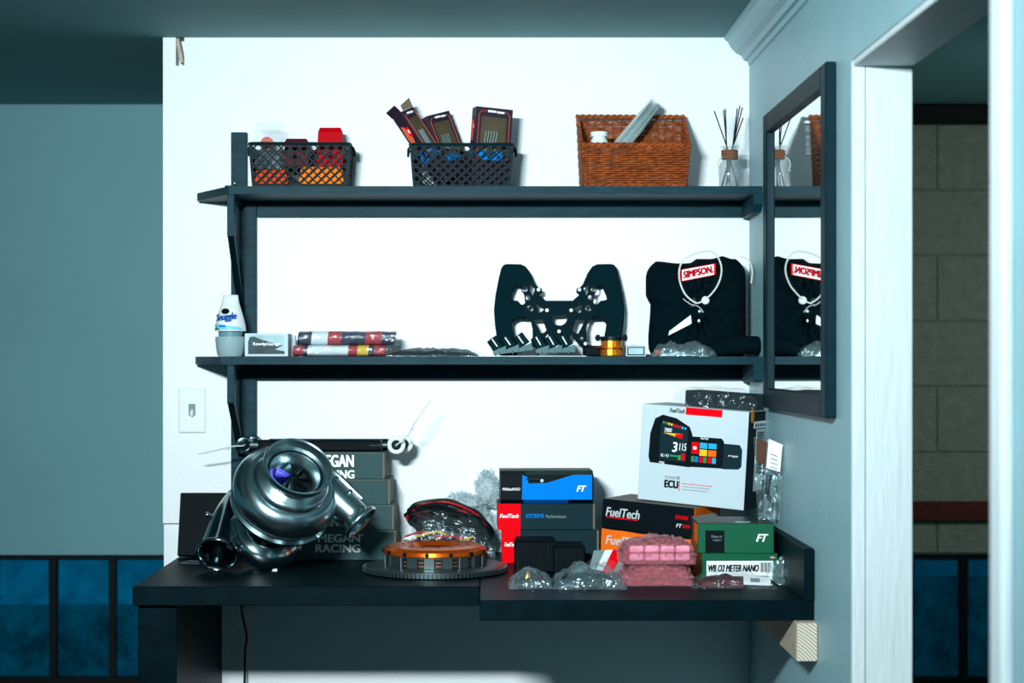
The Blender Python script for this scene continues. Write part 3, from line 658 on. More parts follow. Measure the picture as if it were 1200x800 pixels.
# business-card box
def carton(name, label, cat, foot, size, m, rz=0, roll=0, pitch=0, group=None, bev=.0012, flap=None):
    t = thing(name, label, cat, foot, rz, roll, pitch, group); w, d, h = size; t['size'] = size
    MB().cbox(-w/2, w/2, -d/2, d/2, 0, h, bev).build('carton', m, t, world=False)
    if flap:
        MB().box(w/2-.0005, w/2+.0012, -d/2+.0005, d/2-.001, .001, h-.001).build('tuck_flap', flap, t, world=False)
        MB().box(w/2-.003, w/2+.0014, -d/2-.0006, -d/2+.001, .0015, h-.0015).build('flap_edge', 'carton_edge', t, world=False)
    return t
def fr_(t, face):
    w, d, h = t['size']
    return {'front': (Vector((-w/2, -d/2, 0)), Vector((1, 0, 0)), Vector((0, 0, 1)), w, h), 'right': (Vector((w/2+(.0014 if any(c.name.startswith('tuck') for c in t.children) else 0), -d/2, 0)), Vector((0, 1, 0)), Vector((0, 0, 1)), d, h),
            'left': (Vector((-w/2, d/2, 0)), Vector((0, -1, 0)), Vector((0, 0, 1)), d, h), 'top': (Vector((-w/2, -d/2, h)), Vector((1, 0, 0)), Vector((0, 1, 0)), w, d)}[face]
def panel(t, face, P, m, name='printed_panel', lift=.0005):
    o, u, v, w, h = fr_(t, face); nn = u.cross(v); k = len(P)
    a = [o+u*(x*w)+v*(y*h)+nn*lift for x, y in P]; b = [q-nn*(lift+.0006) for q in a]
    return MB().add(a+b, [tuple(range(k)), tuple(range(k, 2*k))[::-1]]+[(i, k+i, k+(i+1) % k, (i+1) % k) for i in range(k)]).build(name, m, t, world=False)
def rect(a, b, c, d): return [(a, c), (b, c), (b, d), (a, d)]
def words(t, face, x, y, wf, hf, body, m, shear=0, bold=.01, lift=.0011, name='lettering', tilt=0):
    o, u, v, w, h = fr_(t, face)
    return lettering(t, body, m, o+u*(x*w)+v*(y*h), u, v+u*0, wf*w, hf*h, shear, bold, name, lift)
Yc = 3.945; p = Yc/FPX
bc = carton('card_box', 'white card box with a dark picture and garage lettering on lower shelf', 'box', (W(312, 0, Yc).x, Yc+.045, ZS), (51*p, .085, 27*p), 'carton_white')
panel(bc, 'front', rect(.08, .92, .10, .92), 'photo_sky', 'picture'); panel(bc, 'front', [(.08, .10), (.92, .10), (.92, .22), (.70, .30), (.88, .48), (.60, .62), (.40, .72), (.22, .86), (.12, .84), (.08, .62)], 'photo_print', 'picture_trees', .0008)
words(bc, 'front', .20, .44, .62, .17, 'RowdysGarage', 'white_print', bold=.03, lift=.0014)
pk = carton('white_packet', 'small white packet tucked behind the card box', 'packet', (W(338, 0, 4.0).x, 4.03, ZS), (14*p, .02, 25*p), 'carton_white')
# folded flags in plastic wrap
def flag_pack(label, x0, x1, y0, y1, Y, depth, zbase, cols, seed, rz=0):
    a, b = W(x0, y1, Y), W(x1, y0, Y); w = b.x-a.x; h = b.z-a.z; t = thing('folded_flag', label, 'folded flag', ((a.x+b.x)/2, Y+depth/2, zbase), rz)
    edges = [0]
    for c, f in cols: edges.append(edges[-1]+f)
    def ring(u):
        pts = []; x = (u-.5)*w
        for i in range(20):
            q = 2*PI*i/20; ex = math.copysign(abs(math.cos(q))**.6, math.cos(q)); ez = math.copysign(abs(math.sin(q))**.7, math.sin(q))
            k = 1+.10*noise.noise(Vector((u*9+seed, q*.8, 0)))
            pts.append((x, ex*depth/2*k, h/2+ez*h/2*min(k, 1.04)))
        return pts
    for i, (c, f) in enumerate(cols):
        mb = MB(); N = max(2, int(f*24)); vs = []; fs = []
        for j in range(N+1):
            u = edges[i]+(edges[i+1]-edges[i])*j/N; rr = ring(u); sl = .06
            vs += [(x+sl*(z-h/2)*1.6, y, max(z, .0003)) for x, y, z in rr]
        for j in range(N):
            for k in range(20): fs.append((j*20+k, j*20+(k+1) % 20, (j+1)*20+(k+1) % 20, (j+1)*20+k))
        fs.append(tuple(range(20))); fs.append(tuple(N*20+k for k in range(20)))
        mb.add(vs, fs).build('fabric_fold', c, t, True, world=False, angle=60)
    wr = MB(); N = 26; vs = []; fs = []
    for j in range(N+1):
        u = -.03+1.10*j/N; sc = 1.05 if 0 < j < N else .35
        for k, (x, y, z) in enumerate(ring(u)):
            g = 1+.07*noise.noise(Vector((j*.9+seed, k*.7, 2.2))); vs.append((x, y*sc*g+0, max(.0002, h/2+(z-h/2)*sc*g)))
    for j in range(N):
        for k in range(20): fs.append((j*20+k, j*20+(k+1) % 20, (j+1)*20+(k+1) % 20, (j+1)*20+k))
    wr.add(vs, fs).build('plastic_wrap', 'film_wrap', t, True, world=False, angle=25)
    return t
flag_pack('folded red, white and yellow flag in clear plastic, lying on lower shelf', 343, 451, 404, 417.5, 3.935, .085, ZS, [('flag_red', .12), ('flag_navy', .04), ('flag_white', .44), ('flag_red', .10), ('flag_yellow', .12), ('flag_navy', .06), ('flag_red', .12)], 1)
flag_pack('folded navy, red and white flag in clear plastic, on top of another', 349, 462, 387, 403.5, 3.94, .08, W(0, 404.2, 3.94).z, [('flag_navy', .14), ('flag_white', .17), ('flag_red', .14), ('flag_navy', .25), ('flag_red', .17), ('flag_navy', .13)], 5)
# flat clear bags with dark contents
Yb = 3.955
bg_ = thing('parts_bag', 'flat clear bag with dark contents beside the folded flags', 'plastic bag', (W(509, 0, Yb).x, Yb+.05, ZS))
a, b = W(452, 0, Yb).x, W(568, 0, Yb).x
MB().pillow(((a+b)/2-.006, Yb+.05, ZS+.0006), (b-a)*.92, .09, .017, amp=.007, fr=50, seed=2).build('contents', 'dark_parts', bg_, True)
bgm = MB(); bgm.pillow(((a+b)/2, Yb+.05, ZS), b-a, .11, .022, amp=.008, fr=34, seed=4, p=2.0, flat=.1); bgm.build('bag', 'film', bg_, True, angle=20)
# steering wheel -------------------------------------------------------
sc_ = 1/6.667*4.0/FPX; lean = math.radians(7)
base_y = 4.045
swt = thing('steering_wheel', 'black butterfly racing steering wheel plate leaning against the wall', 'steering wheel', (W(655.8, 0, 4.03).x, base_y, ZS))
def wp(L): return [((x-572)*sc_, (775-y)*sc_) for x, y in L]
def mir(L): return [(1144-x, y) for x, y in L][::-1]
Msw = Matrix.Translation((W(655.8, 0, 4.03).x, base_y, ZS)) @ Matrix.Rotation(PI/2-lean, 4, 'X')
def plate_obj(name, loops, ext, bev, m, off=0):
    me = plate2d([wp(L) for L in loops], ext, bev); Mi = parent_world(swt).inverted() @ Msw @ Matrix.Translation((0, 0, off)); me.transform(Mi); me.name = name
    return new_mesh_obj(name, me, m, swt)
grip = [(160,50),(265,52),(300,68),(335,120),(364,188),(330,180),(290,190),(268,210),(240,202),(214,212),(186,275),(175,322),(200,340),(238,346),(268,378),(305,374),(305,462),(240,460),(202,480),(184,512),(190,560),(202,620),(215,672),(230,740),(210,775),(130,775),(112,720),(92,630),(76,520),(68,400),(80,290),(105,160),(125,78),(140,56)]
plate_obj('grip', [grip], .009, .004, 'suede_black', -.003); plate_obj('grip', [mir(grip)], .009, .004, 'suede_black', -.003)
half = [(465,338),(412,290),(436,268),(432,240),(405,230),(370,192),(330,174),(290,184),(271,215),(275,255),(297,288),(300,330),(305,352),(278,380),(278,450),(320,466),(350,510),(362,565),(360,640),(345,690),(372,706),(408,700),(448,650),(478,600),(505,640),(540,660)]
outline = half+mir(half)
dsh = [(572+62*math.cos(a), 478+58*math.sin(a)) for a in [math.radians(q) for q in range(-32, 213, 14)]]
holes = [circ(300,242,25), circ(326,312,22), circ(343,395,27), [(338,203),(382,236),(366,296),(352,292),(338,240)], [(386,362),(402,364),(452,396),(456,408),(424,432),(404,432),(396,410)], [(366,486),(443,486),(472,572),(456,590),(424,602),(402,560)], circ(396,640,17)]
allh = [outline, dsh]+holes+[mir(h) for h in holes]
plate_obj('centre_plate', allh, .0022, .0006, 'plate_black', .0115)
for (x, y) in ((474, 414), (665, 414), (568, 582), (408, 250), (731, 250), (775, 680)):
    me = plate2d([wp(circ(x, y, 13)), wp(circ(x, y, 5))], .002); me.transform(parent_world(swt).inverted() @ Msw @ Matrix.Translation((0, 0, .0142))); new_mesh_obj('bolt', me, 'screw_metal', swt)
# switch pods on a white sheet
sheet = MB().box(W(578, 0, 3.93).x, W(687, 0, 3.93).x, 3.93, 4.0, ZS, ZS+.0012); tag(sheet.build('paper_sheet', 'plate_white'), 'thin white sheet under the knob pods on lower shelf', 'paper')
def pod(label, px0, px1, tilt, seed):
    Yp = 3.935; p = Yp/FPX; w = (px1-px0)*p; t = thing('knob_pod', label, 'knob pod', (W((px0+px1)/2, 0, Yp).x, Yp+.02, ZS+.0012))
    M0 = Matrix.Translation((0, 0, .008)) @ Matrix.Rotation(-tilt, 4, 'Y')
    bs = MB(); n = 3
    for i in range(n):
        x0 = -w/2+i*w/n; x1 = x0+w/n+.0006
        P = [(x0, 0), (x1, 0), (x1, .018), (x0, .0085)]
        bs.add([(x, -.016, z) for x, z in P]+[(x, .022, z) for x, z in P], [(0,1,2,3), (7,6,5,4), (0,4,5,1), (1,5,6,2), (2,6,7,3), (3,7,4,0)], M0)
    bs.build('housing', 'grey_plastic', t, world=False)
    for i in range(n):
        x = -w/2+(i+.5)*w/n; Mk = M0 @ Matrix.Translation((x-.001, -.002, .0135)) @ Matrix.Rotation(-.5, 4, 'Y')
        kb = MB(); kb.lathe([(0, 0), (.0150, 0), (.0150, .006), (.0142, .012), (.0142, .028), (.0128, .030), (0, .030)], 8, Mk)
        k_ = kb.build('knob', 'black_plastic', t, world=False)
        MB().box(-.0013, .0013, -.0156, -.0132, .006, .028, Mk).build('pointer_line', 'white_print', k_, world=False)
        MB().cyl(M0 @ Vector((x, -.0165, .004)), M0 @ Vector((x, -.0165, -.004)), .0018, 8).build('terminal_screw', 'screw_metal', t, world=False)
    for sx in (-w/2+.006, w/2-.008):
        z = (M0 @ Vector((sx, 0, 0))).z; MB().box(sx-.003, sx+.003, -.012, .018, 0, max(z+.002, .002)).build('foot', 'bolt_black', t, world=False)
    return t
pod('grey pod of three black knobs beside the plastic bag', 578, 624, .12, 0)
pod('grey pod of three black knobs beside the gold spacer', 628, 674, .02, 1)
# gold spacer
Yg = 3.955; p = Yg/FPX
gs = thing('gold_spacer', 'gold anodised steering hub spacer with black flange on lower shelf', 'hub spacer', (W(717, 0, Yg).x, Yg+.02, ZS))
MB().lathe([(0, 0), (12.5*p, 0), (13.5*p, 1.5*p), (13.5*p, 9*p), (12.2*p, 10*p), (12.2*p, 18.5*p), (0, 18.5*p)], 16).build('hub', 'gold_anodised', gs, True, world=False, angle=15)
MB().lathe([(0, 9.6*p), (20*p, 9.6*p), (20*p, 11*p), (0, 11*p)], 28).build('disc', 'orange_anodised', gs, world=False)
fl = MB(); fl.lathe([(0, 18.5*p), (13*p, 18.5*p), (13*p, 23*p), (0, 23*p)], 20); fl.box(-19*p, 19*p, -4*p, 4*p, 20*p, 23.5*p); fl.build('flange', 'bolt_black', gs, world=False)
for i, x in enumerate((-16, 16)): MB().cyl((x*p, -4*p, 18*p), (x*p, -4*p, 25.5*p), 2.3*p, 8).build('bolt', 'bolt_black', gs, world=False)
Yq = 3.94; p = Yq/FPX
cb_ = carton('card_box', 'tiny white card box beside the gold spacer', 'box', (W(746, 0, Yq).x, Yq+.03, ZS), (23*p, .055, 12.5*p), 'carton_white', rz=-.05)
panel(cb_, 'front', rect(.06, .94, .1, .9), 'black_print', 'border'); panel(cb_, 'front', rect(.12, .88, .2, .8), 'photo_sky', 'picture', .0008)
ck = MB().cbox(W(684, 0, 3.97).x, W(708, 0, 3.97).x, 3.97, 4.02, ZS, ZS+.026, .004); tag(ck.build('black_block', 'black_plastic_mat'), 'black block standing between knob pods and gold spacer', 'block')
# folded black shirt -----------------------------------------------------
Ysh = 3.965; p = Ysh/FPX; sx0, sx1 = 759, 880
xc = W(819, 0, Ysh).x; hh = 118*p; ww = 60*p
sh = thing('folded_shirt', 'bulky folded black shirt with red and white patch on lower shelf', 'shirt', (xc, Ysh+.05, ZS))
def shirt_top(u):       # outline of the top edge, higher on the right
    t = .935 if u < -.05 else .975
    t += .035*max(0, 1-abs(u-.62)/.28)-.03*max(0, -u-.55)*2
    k = min(1, max(0, (u+.12)/.12)) if u < 0 else 1
    return .935*(1-k)+.98*k+.03*max(0, 1-abs(u-.60)/.25) if u > -.12 else .945+.01*math.sin(u*5)
def shirt_pt(u, v, side):
    # u -1..1 across, v 0..1 up
    d = (max(0, 1-abs(u)**4.0)**.5)*(max(0, 1-abs(2*v-1)**5.0)**.5)
    wl_, wr_ = 1.0, .98
    if v < .60: wl_ = .93+.02*math.sin(v*9)
    else: wl_ = 1.0
    if .56 < v < .64: wl_ = .93+.07*(v-.56)/.08
    c = .0
    if v > .80: q = (v-.80)/.20; c = .20*q**2.6
    if v < .08: c = .05*(1-v/.08)
    x = u*ww*((wl_ if u < 0 else wr_)-c*abs(u)); z = v*hh*shirt_top(u)
    kx, kz = x/ww-.02, v-.50; ang = math.atan2(kz, kx); rad = math.hypot(kx, kz*1.2)
    crease = .010*math.sin(ang*13+1.0)*math.exp(-rad*1.7)*min(1, rad*5)+.010*noise.noise(Vector((x*20, z*34, side*4)))+.004*noise.noise(Vector((x*60, z*80, 3)))
    y = -(d*.05+crease*d) if side else d*.045
    return (x, y, max(z, 0))
mb = MB(); N, Mv = 44, 40; vs = []; fs = []
for side in (1, 0):
    for i in range(N+1):
        for j in range(Mv+1): vs.append(shirt_pt(2*i/N-1, j/Mv, side))
K = (N+1)*(Mv+1); I = lambda s_, i, j: s_*K+i*(Mv+1)+j
for i in range(N):
    for j in range(Mv): fs.append((I(0,i,j), I(0,i+1,j), I(0,i+1,j+1), I(0,i,j+1))); fs.append((I(1,i,j), I(1,i,j+1), I(1,i+1,j+1), I(1,i+1,j)))
for i in range(N):
    for j in (0, Mv): fs.append((I(0,i,j), I(1,i,j), I(1,i+1,j), I(0,i+1,j)))
for j in range(Mv):
    for i in (0, N): fs.append((I(0,i,j), I(0,i,j+1), I(1,i,j+1), I(1,i,j)))
mb.add(vs, fs).build('shirt_body', 'shirt_black', sh, True, world=False, angle=70)
def on_shirt(px, py, lift=.002):     # pixel to the shirt's face, in world coordinates
    x = W(px, 0, Ysh).x-xc; z = W(0, py, Ysh).z-ZS; u = max(-.98, min(.98, x/ww)); v = max(.02, min(.98, z/(hh*.985)))
    q = shirt_pt(u, v, 1); return Vector((xc+x, Ysh+.05+q[1]-lift, ZS+z))
pc = [on_shirt(797.5, 330, .004), on_shirt(838.5, 322, .004), on_shirt(838.5, 308.5, .004), on_shirt(797, 316, .004)]
yy = min(q.y for q in pc)-.001
def patch(parent, name, quad, y, m, th=.0015):
    q = [Vector((v.x, y, v.z)) for v in quad]; b = [v+Vector((0, .012, 0)) for v in q]; k = len(q)
    return MB().add(q+b, [tuple(range(k)), tuple(range(k, 2*k))[::-1]]+[(i, (i+1) % k, k+(i+1) % k, k+i) for i in range(k)]).build(name, m, parent)
def shrink(q, f): c = sum(q, Vector())/len(q); return [c+(v-c)*f for v in q]
patch(sh, 'logo_patch', pc, yy, 'red_print'); q2 = shrink(pc, .93)
patch(sh, 'patch_field', shrink(pc, .90), yy-.0008, 'white_print')
cc = sum(pc, Vector())/4
ub = (pc[1]-pc[0]).normalized(); ub.y = 0; vbv = (pc[3]-pc[0]); vbv.y = 0
wl = (pc[1]-pc[0]).length; hl = vbv.length; lw = sh.matrix_basis.inverted()
org = lw @ (Vector((pc[0].x, yy-.0014, pc[0].z))+ub*(.09*wl)+vbv*.24)
lettering(sh, 'SIMPSON.', 'crimson_print', org, (ub.x, 0, ub.z), (vbv.normalized().x, 0, vbv.normalized().z), .84*wl, .55*hl, bold=.075, lift=.0004)
tagq = [on_shirt(783, 393), on_shirt(784, 388), on_shirt(809, 369), on_shirt(810, 379)]
patch(sh, 'care_tag', tagq, min(v.y for v in tagq)-.001, 'plate_white')
nk = thing('cord_necklace', 'white cord loop with small pendants draped over black shirt', 'necklace', on_shirt(820, 352))
loop = [(812, 353), (803, 345), (797, 332), (795, 320), (798, 309), (806, 301), (818, 296), (832, 294.5), (840, 300), (845, 312), (844, 325), (838, 338), (828, 349), (818, 355)]
ymin = min(on_shirt(x, y).y for x, y in loop[:])
MB().tube(catmull([Vector((on_shirt(x, y).x, min(on_shirt(x, y, .009).y, ymin+.006), on_shirt(x, y).z)) for x, y in loop], 5, True), .0022, 6, closed=True).build('cord', 'cord_white', nk, True)
def blob(px, py, r, m, name):
    MB().sphere(on_shirt(px, py, .003), r, 8, sc=(1, .5, 1)).build(name, m, nk, True)
blob(826, 352, .010, 'plate_white', 'pendant_disc'); blob(820, 365, .006, 'screw_metal', 'pendant'); blob(820, 376, .0075, 'satin_metal', 'pendant')
MB().tube([on_shirt(811+4*math.cos(a*PI/6), 354+5*math.sin(a*PI/6), .006) for a in range(12)], .0012, 5, closed=True).build('split_ring', 'screw_metal', nk, True)
MB().tube(catmull([on_shirt(800, 350, .004), on_shirt(808, 356, .006), on_shirt(818, 359, .006), on_shirt(824, 366, .004)], 4), .0009, 5).build('thread', 'cord_white', nk)
MB().tube(catmull([W(868, 300, 3.99), W(878, 306, 3.99), W(881.5, 318, 3.99), W(880, 332, 3.99)], 5), .0018, 6).build('cord_end', 'cord_white', nk)
# clear pouch and rolled black sleeve in front of the shirt
cp = thing('clear_pouch', 'crumpled clear pouch with silver contents in front of black shirt', 'plastic bag', (W(802, 0, 3.925).x, 3.925, ZS))
a, b = W(765, 0, 3.925).x, W(838, 0, 3.925).x
MB().pillow(((a+b)/2-.012, 3.928, ZS+.001), (b-a)*.6, .03, .017, amp=.006, fr=60, seed=3).build('contents', 'satin_metal', cp, True); MB().sphere((a+.010, 3.925, ZS+.010), .006, 6).build('bead', 'amber_dark', cp, True)
MB().pillow(((a+b)/2, 3.928, ZS), b-a, .046, .030, amp=.013, fr=45, seed=8, flat=.2).build('pouch', 'film_heavy', cp, True, angle=20)
rs = MB(); pts = [W(830, 412, 3.925), W(845, 408, 3.928), W(862, 405, 3.93), W(880, 404, 3.93), W(891, 405, 3.93)]
rs.tube(catmull(pts, 5), [max(.006, .012+.010*min(1, i/8)+.002*noise.noise(Vector((i*.7, 0, 0)))-(.006 if i > 18 else 0)) for i in range(21)], 14)
for v in rs.v: v.z = max(v.z, ZS+.0002); v.x = min(v.x, XR-.0025)
tag(rs.build('rolled_sleeve', 'shirt_black', None, True), 'rolled black sleeve lying on shelf against the right wall', 'sleeve')

# ---------------------------------------------------------------- turbocharger on the left desk
TURBO_H = .0716
ax = Vector((.36, -.655, .66)).normalized()
Tc = Vector(((311-CX)*3.765/FPX, 3.765, DZ+TURBO_H))                       # centre of the turbine housing
TM = frame(Tc, (1, 0, 0), ax)
tb = thing('turbocharger', 'large polished turbocharger with open inlet tilted up on black desk', 'turbocharger', (Tc.x, Tc.y, DZ))
ZK = .172                                                             # compressor scroll centre along the axis
Rc = .086; phe = math.radians(52)
# compressor housing: domed body
MB().lathe([(0, ZK-.036), (.098, ZK-.036), (.110, ZK-.030), (.117, ZK-.014), (.118, ZK), (.112, ZK+.018), (.101, ZK+.031), (.091, ZK+.036), (.087, ZK+.036), (.085, ZK+.044), (.078, ZK+.050), (.071, ZK+.052), (.066, ZK+.058), (.062, ZK+.060)], 72, TM).build('compressor_body', 'satin_metal', tb, True, angle=50)
pts = []; rad = []; N = 60; tot = math.radians(325)
for i in range(N+1):
    f = i/N; a = phe+tot*(1-f); r = .024+.016*f; R = Rc+(.038-r)*.25
    pts.append(Vector((R*math.cos(a), R*math.sin(a), ZK-.002))); rad.append(r)
d = Vector((math.sin(phe), -math.cos(phe), -.02)); e = pts[-1]
for q in (.02, .05, .08, .11, .145): pts.append(e+d*q); rad.append(.0405-.006*q/.145)
MB().tube(pts, rad, 26, M=TM, cap=False).build('scroll', 'satin_metal', tb, True, angle=60)
mo = e+d*.145
Mo = TM @ frame(mo, (0, 0, 1), d)
MB().lathe([(.034, -.006), (.038, .004), (.0425, .006), (.0455, .010), (.0455, .014), (.043, .017), (.0395, .016), (.037, .008), (.032, -.03), (.0295, -.09), (.02, -.10), (0, -.10)], 44, Mo).build('outlet_lip', 'satin_metal', tb, True, angle=60)
MB().tube([TM @ (e+d*q+Vector((.024, .032, .014))) for q in (-.03, .0, .04, .08, .12)], [.007, .007, .006, .005, .004], 8).build('outlet_rib', 'satin_metal', tb, True)
for q in (.015, .055, .10):
    c = e+d*q+Vector((.006, .010, .0355)); MB().cyl(TM @ c, TM @ (c+Vector((0, 0, .006))), .005, 12).build('boss', 'chrome', tb, True)
# inlet: flared rim, wide inner ledge with a slot, narrow bore with the wheel
zi = ZK+.056
MB().lathe([(.062, zi+.002), (.0635, zi+.014), (.070, zi+.018), (.0765, zi+.022), (.0785, zi+.034), (.0775, zi+.038), (.0745, zi+.039), (.0725, zi+.037), (.069, zi+.014), (.066, zi+.009), (.060, zi+.0085), (.0585, zi+.012), (.0565, zi+.0125), (.044, zi-.004), (.042, zi-.012), (.041, zi-.030), (0, zi-.032)], 72, TM).build('inlet', 'satin_metal', tb, True, angle=35)
MB().lathe([(.0592, zi+.0092), (.0662, zi+.0096), (.0662, zi+.0104), (.0592, zi+.0100)], 64, TM).build('surge_slot', 'bolt_black', tb, True)
wh = MB().lathe([(0, zi+.004), (.005, zi+.002), (.008, zi-.006), (.014, zi-.016), (.026, zi-.024), (.040, zi-.028)], 32, TM).build('compressor_wheel', 'dark_metal', tb, True)
for i in range(8):
    a0 = 2*PI*i/8; Lb = []
    for j in range(6):
        f = j/5; r0, r1 = .007+.005*f, .0405; za = zi-.002-.022*f; tw = .55*f
        Lb.append((Vector((r0*math.cos(a0+tw), r0*math.sin(a0+tw), za-.002)), Vector((r1*math.cos(a0+tw+.25), r1*math.sin(a0+tw+.25), za-.004))))
    bl = MB(); bl.v = [TM @ p_ for ab in Lb for p_ in ab]; bl.f = [(2*j, 2*j+1, 2*j+3, 2*j+2) for j in range(5)]; bl.build('blade', 'wheel_blue_reflection' if i in (3, 4) else 'dark_metal', wh)  # two blades coloured blue: a reflection painted into the metal
MB().lathe([(0, zi+.012), (.0035, zi+.012), (.005, zi+.009), (.005, zi+.002), (0, zi+.002)], 6, TM).build('nut', 'bolt_black', tb)
# back plate, clamp, centre and turbine housings
MB().lathe([(0, ZK-.052), (.07, ZK-.052), (.104, ZK-.046), (.112, ZK-.042), (.112, ZK-.035), (0, ZK-.035)], 56, TM).build('back_plate', 'dark_chrome', tb, True)
MB().lathe([(.109, ZK-.048), (.116, ZK-.046), (.117, ZK-.038), (.110, ZK-.034)], 56, TM).build('clamp_band', 'chrome', tb, True)
MB().lathe([(0, .04), (.050, .04), (.046, .06), (.040, .07), (.040, ZK-.06), (.055, ZK-.052), (.055, ZK-.048), (0, ZK-.048)], 40, TM).build('centre_housing', 'dark_metal', tb, True)
for i in range(6):
    a = 2*PI*i/6+.3; MB().cyl(TM @ Vector((.052*math.cos(a), .052*math.sin(a), .040)), TM @ Vector((.052*math.cos(a), .052*math.sin(a), .052)), .0055, 6).build('housing_bolt', 'chrome', tb)
MB().lathe([(0, -.040), (.036, -.042), (.040, -.036), (.060, -.030), (.078, -.016), (.086, .002), (.084, .018), (.074, .030), (.060, .036), (.058, .042), (0, .042)], 56, TM).build('turbine_housing', 'chrome', tb, True, angle=50)
tp = []; tr = []
for i in range(41):
    f = i/40; a = math.radians(205)-math.radians(300)*(1-f); r = .018+.014*f; tp.append(Vector((.062*math.cos(a), .062*math.sin(a), -.002))); tr.append(r)
MB().tube([TM @ q for q in tp], tr, 18).build('turbine_scroll', 'chrome', tb, True, angle=60)
MB().lathe([(.030, -.058), (.044, -.058), (.046, -.052), (.040, -.046), (.038, -.036), (.030, -.036)], 40, TM).build('turbine_flange', 'chrome', tb, True)
ft = MB(); bq = TM @ Vector((.028, -.050, .0)); bq.z = max(bq.z, DZ+.02); ft.cyl(bq, Vector((bq.x, bq.y, DZ+.0002)), .0065, 10); ft.lathe([(0, 0), (.010, 0), (.010, .008), (0, .008)], 6, Matrix.Translation((bq.x, bq.y, DZ+.0002))); ft.build('support_bolt', 'chrome', tb)
# exhaust horn on the left, mouth towards the room
m0 = W(255, 646, 3.70); m0.z = DZ+.0428; h1 = W(266, 606, 3.80); h2 = W(277, 583, 3.86)
dirh = (m0-h1).normalized()
path = catmull([h2, h1, m0], 8)
MB().tube(path, [.024+.0195*(i/(len(path)-1))**1.2 for i in range(len(path))], 28, cap=False).build('exhaust_horn', 'dark_chrome', tb, True, angle=60)
Mh = frame(m0, (1, 0, 0), dirh)
MB().lathe([(.0425, -.006), (.0475, -.003), (.0490, .001), (.0480, .005), (.0450, .006), (.0415, .002), (.037, -.03), (.023, -.10), (0, -.11)], 40, Mh).build('horn_lip', 'dark_chrome', tb, True, angle=60)
MB().tube(catmull([h2, (h2+(TM @ Vector((-.05, .02, 0))))/2+Vector((0, 0, .01)), TM @ Vector((-.045, .01, 0))], 6), .026, 18).build('horn_neck', 'dark_chrome', tb, True)
sp = W(243, 603, 3.80); MB().cyl(h1+Vector((-.02, -.005, .0)), sp, .0045, 10).build('spigot', 'chrome', tb, True); MB().sphere(sp, .0065, 8).build('spigot_cap', 'chrome', tb, True)
for i in range(5):
    c = h1.lerp(m0, .05+.09*i)+Vector((.030+.002*i, -.012, .006)); MB().cyl(c, c+Vector((.010, -.006, .004)), .0042, 8).build('horn_bolt', 'chrome', tb)

# black panel leaning behind, and a flat card
bp_ = MB(); x0, x1 = W(206, 0, 3.96).x, W(276, 0, 3.96).x
bp_.cbox(0, x1-x0, -.008, .008, 0, .155, .002, Matrix.Translation((x0, 3.985, DZ+.003)) @ Matrix.Rotation(-.28, 4, 'X')); tag(bp_.build('leaning_board', 'black_plastic_mat'), 'black board leaning on wall behind the turbocharger', 'board')
fc = thing('printed_card', 'dark printed card lying on desk beside the black panel', 'card', W(219, 641, 3.93))
q = [(0, 0), (.05, -.012), (.062, .035), (.012, .047)]; base = Vector((W(210, 0, 3.87).x, 3.86, DZ))
MB().prism([(base.x+a_, base.y+b_) for a_, b_ in q], DZ+.0002, DZ+.0014).build('card', 'carton_teal_black', fc)
ring_ = MB()
for a_, b_ in ((0, 1), (1, 2), (2, 3), (3, 0)):
    pa = base+Vector((q[a_][0]*.85+.004, q[a_][1]*.85+.003, .0016)); pb = base+Vector((q[b_][0]*.85+.004, q[b_][1]*.85+.003, .0016)); ring_.tube([pa, pb], .0006, 4)
ring_.build('card_border', 'grey_print', fc)

# ---------------------------------------------------------------- grey cartons with the arms on top
Ym = 3.93; p = Ym/FPX
def ppx(px, Y=Ym): return (px-CX)*Y/FPX
zz = DZ+.0003; stack = [(322, 463, 28, 'lowest grey carton with outlined lettering, under the others behind turbocharger'), (320, 461, 29.5, 'second grey carton up in the stack behind turbocharger'), (318, 457, 30, 'plain grey carton third up in the stack behind turbocharger'), (316, 451, 31.5, 'topmost grey carton of the stack, carrying two black arms')]
extra = (zpy(DZ, Ym)-649)*p
for i, (a, b, h, lab) in enumerate(stack):
    hh_ = h*p+(extra if i == 0 else 0); w = (b-a)*p
    t = carton('grey_carton', lab, 'box', ((ppx(a)+ppx(b))/2, Ym+.065, zz), (w, .13, hh_), 'carton_grey', rz=-.012*i+.01, flap='carton_grey')
    MB().box(-w/2+.001, w/2-.001, -.0655, -.064, hh_-.003, hh_-.0018).build('lid_seam', 'carton_edge', t, world=False)
    zz += hh_+.0003
    if i == 3: words(t, 'front', .42, .42, .32, .50, 'MEGAN', 'black_print', bold=.04); words(t, 'front', .425, .45, .31, .44, 'MEGAN', 'white_print', bold=.045, lift=.0018); words(t, 'front', .42, .02, .32, .30, 'RACING', 'white_print', bold=.05)
    if i == 1: words(t, 'front', .32, .56, .28, .30, 'MEGAN', 'silver_print', bold=.05); words(t, 'front', .30, .15, .305, .30, 'RACING', 'silver_print', bold=.05)
    if i == 0: words(t, 'front', .36, .60, .345, .26, 'MEGAN', 'silver_print', bold=.05); words(t, 'front', .34, .26, .365, .26, 'RACING', 'silver_print', bold=.05); words(t, 'front', .71, .80, .025, .07, '®', 'silver_print')
ZA = zz
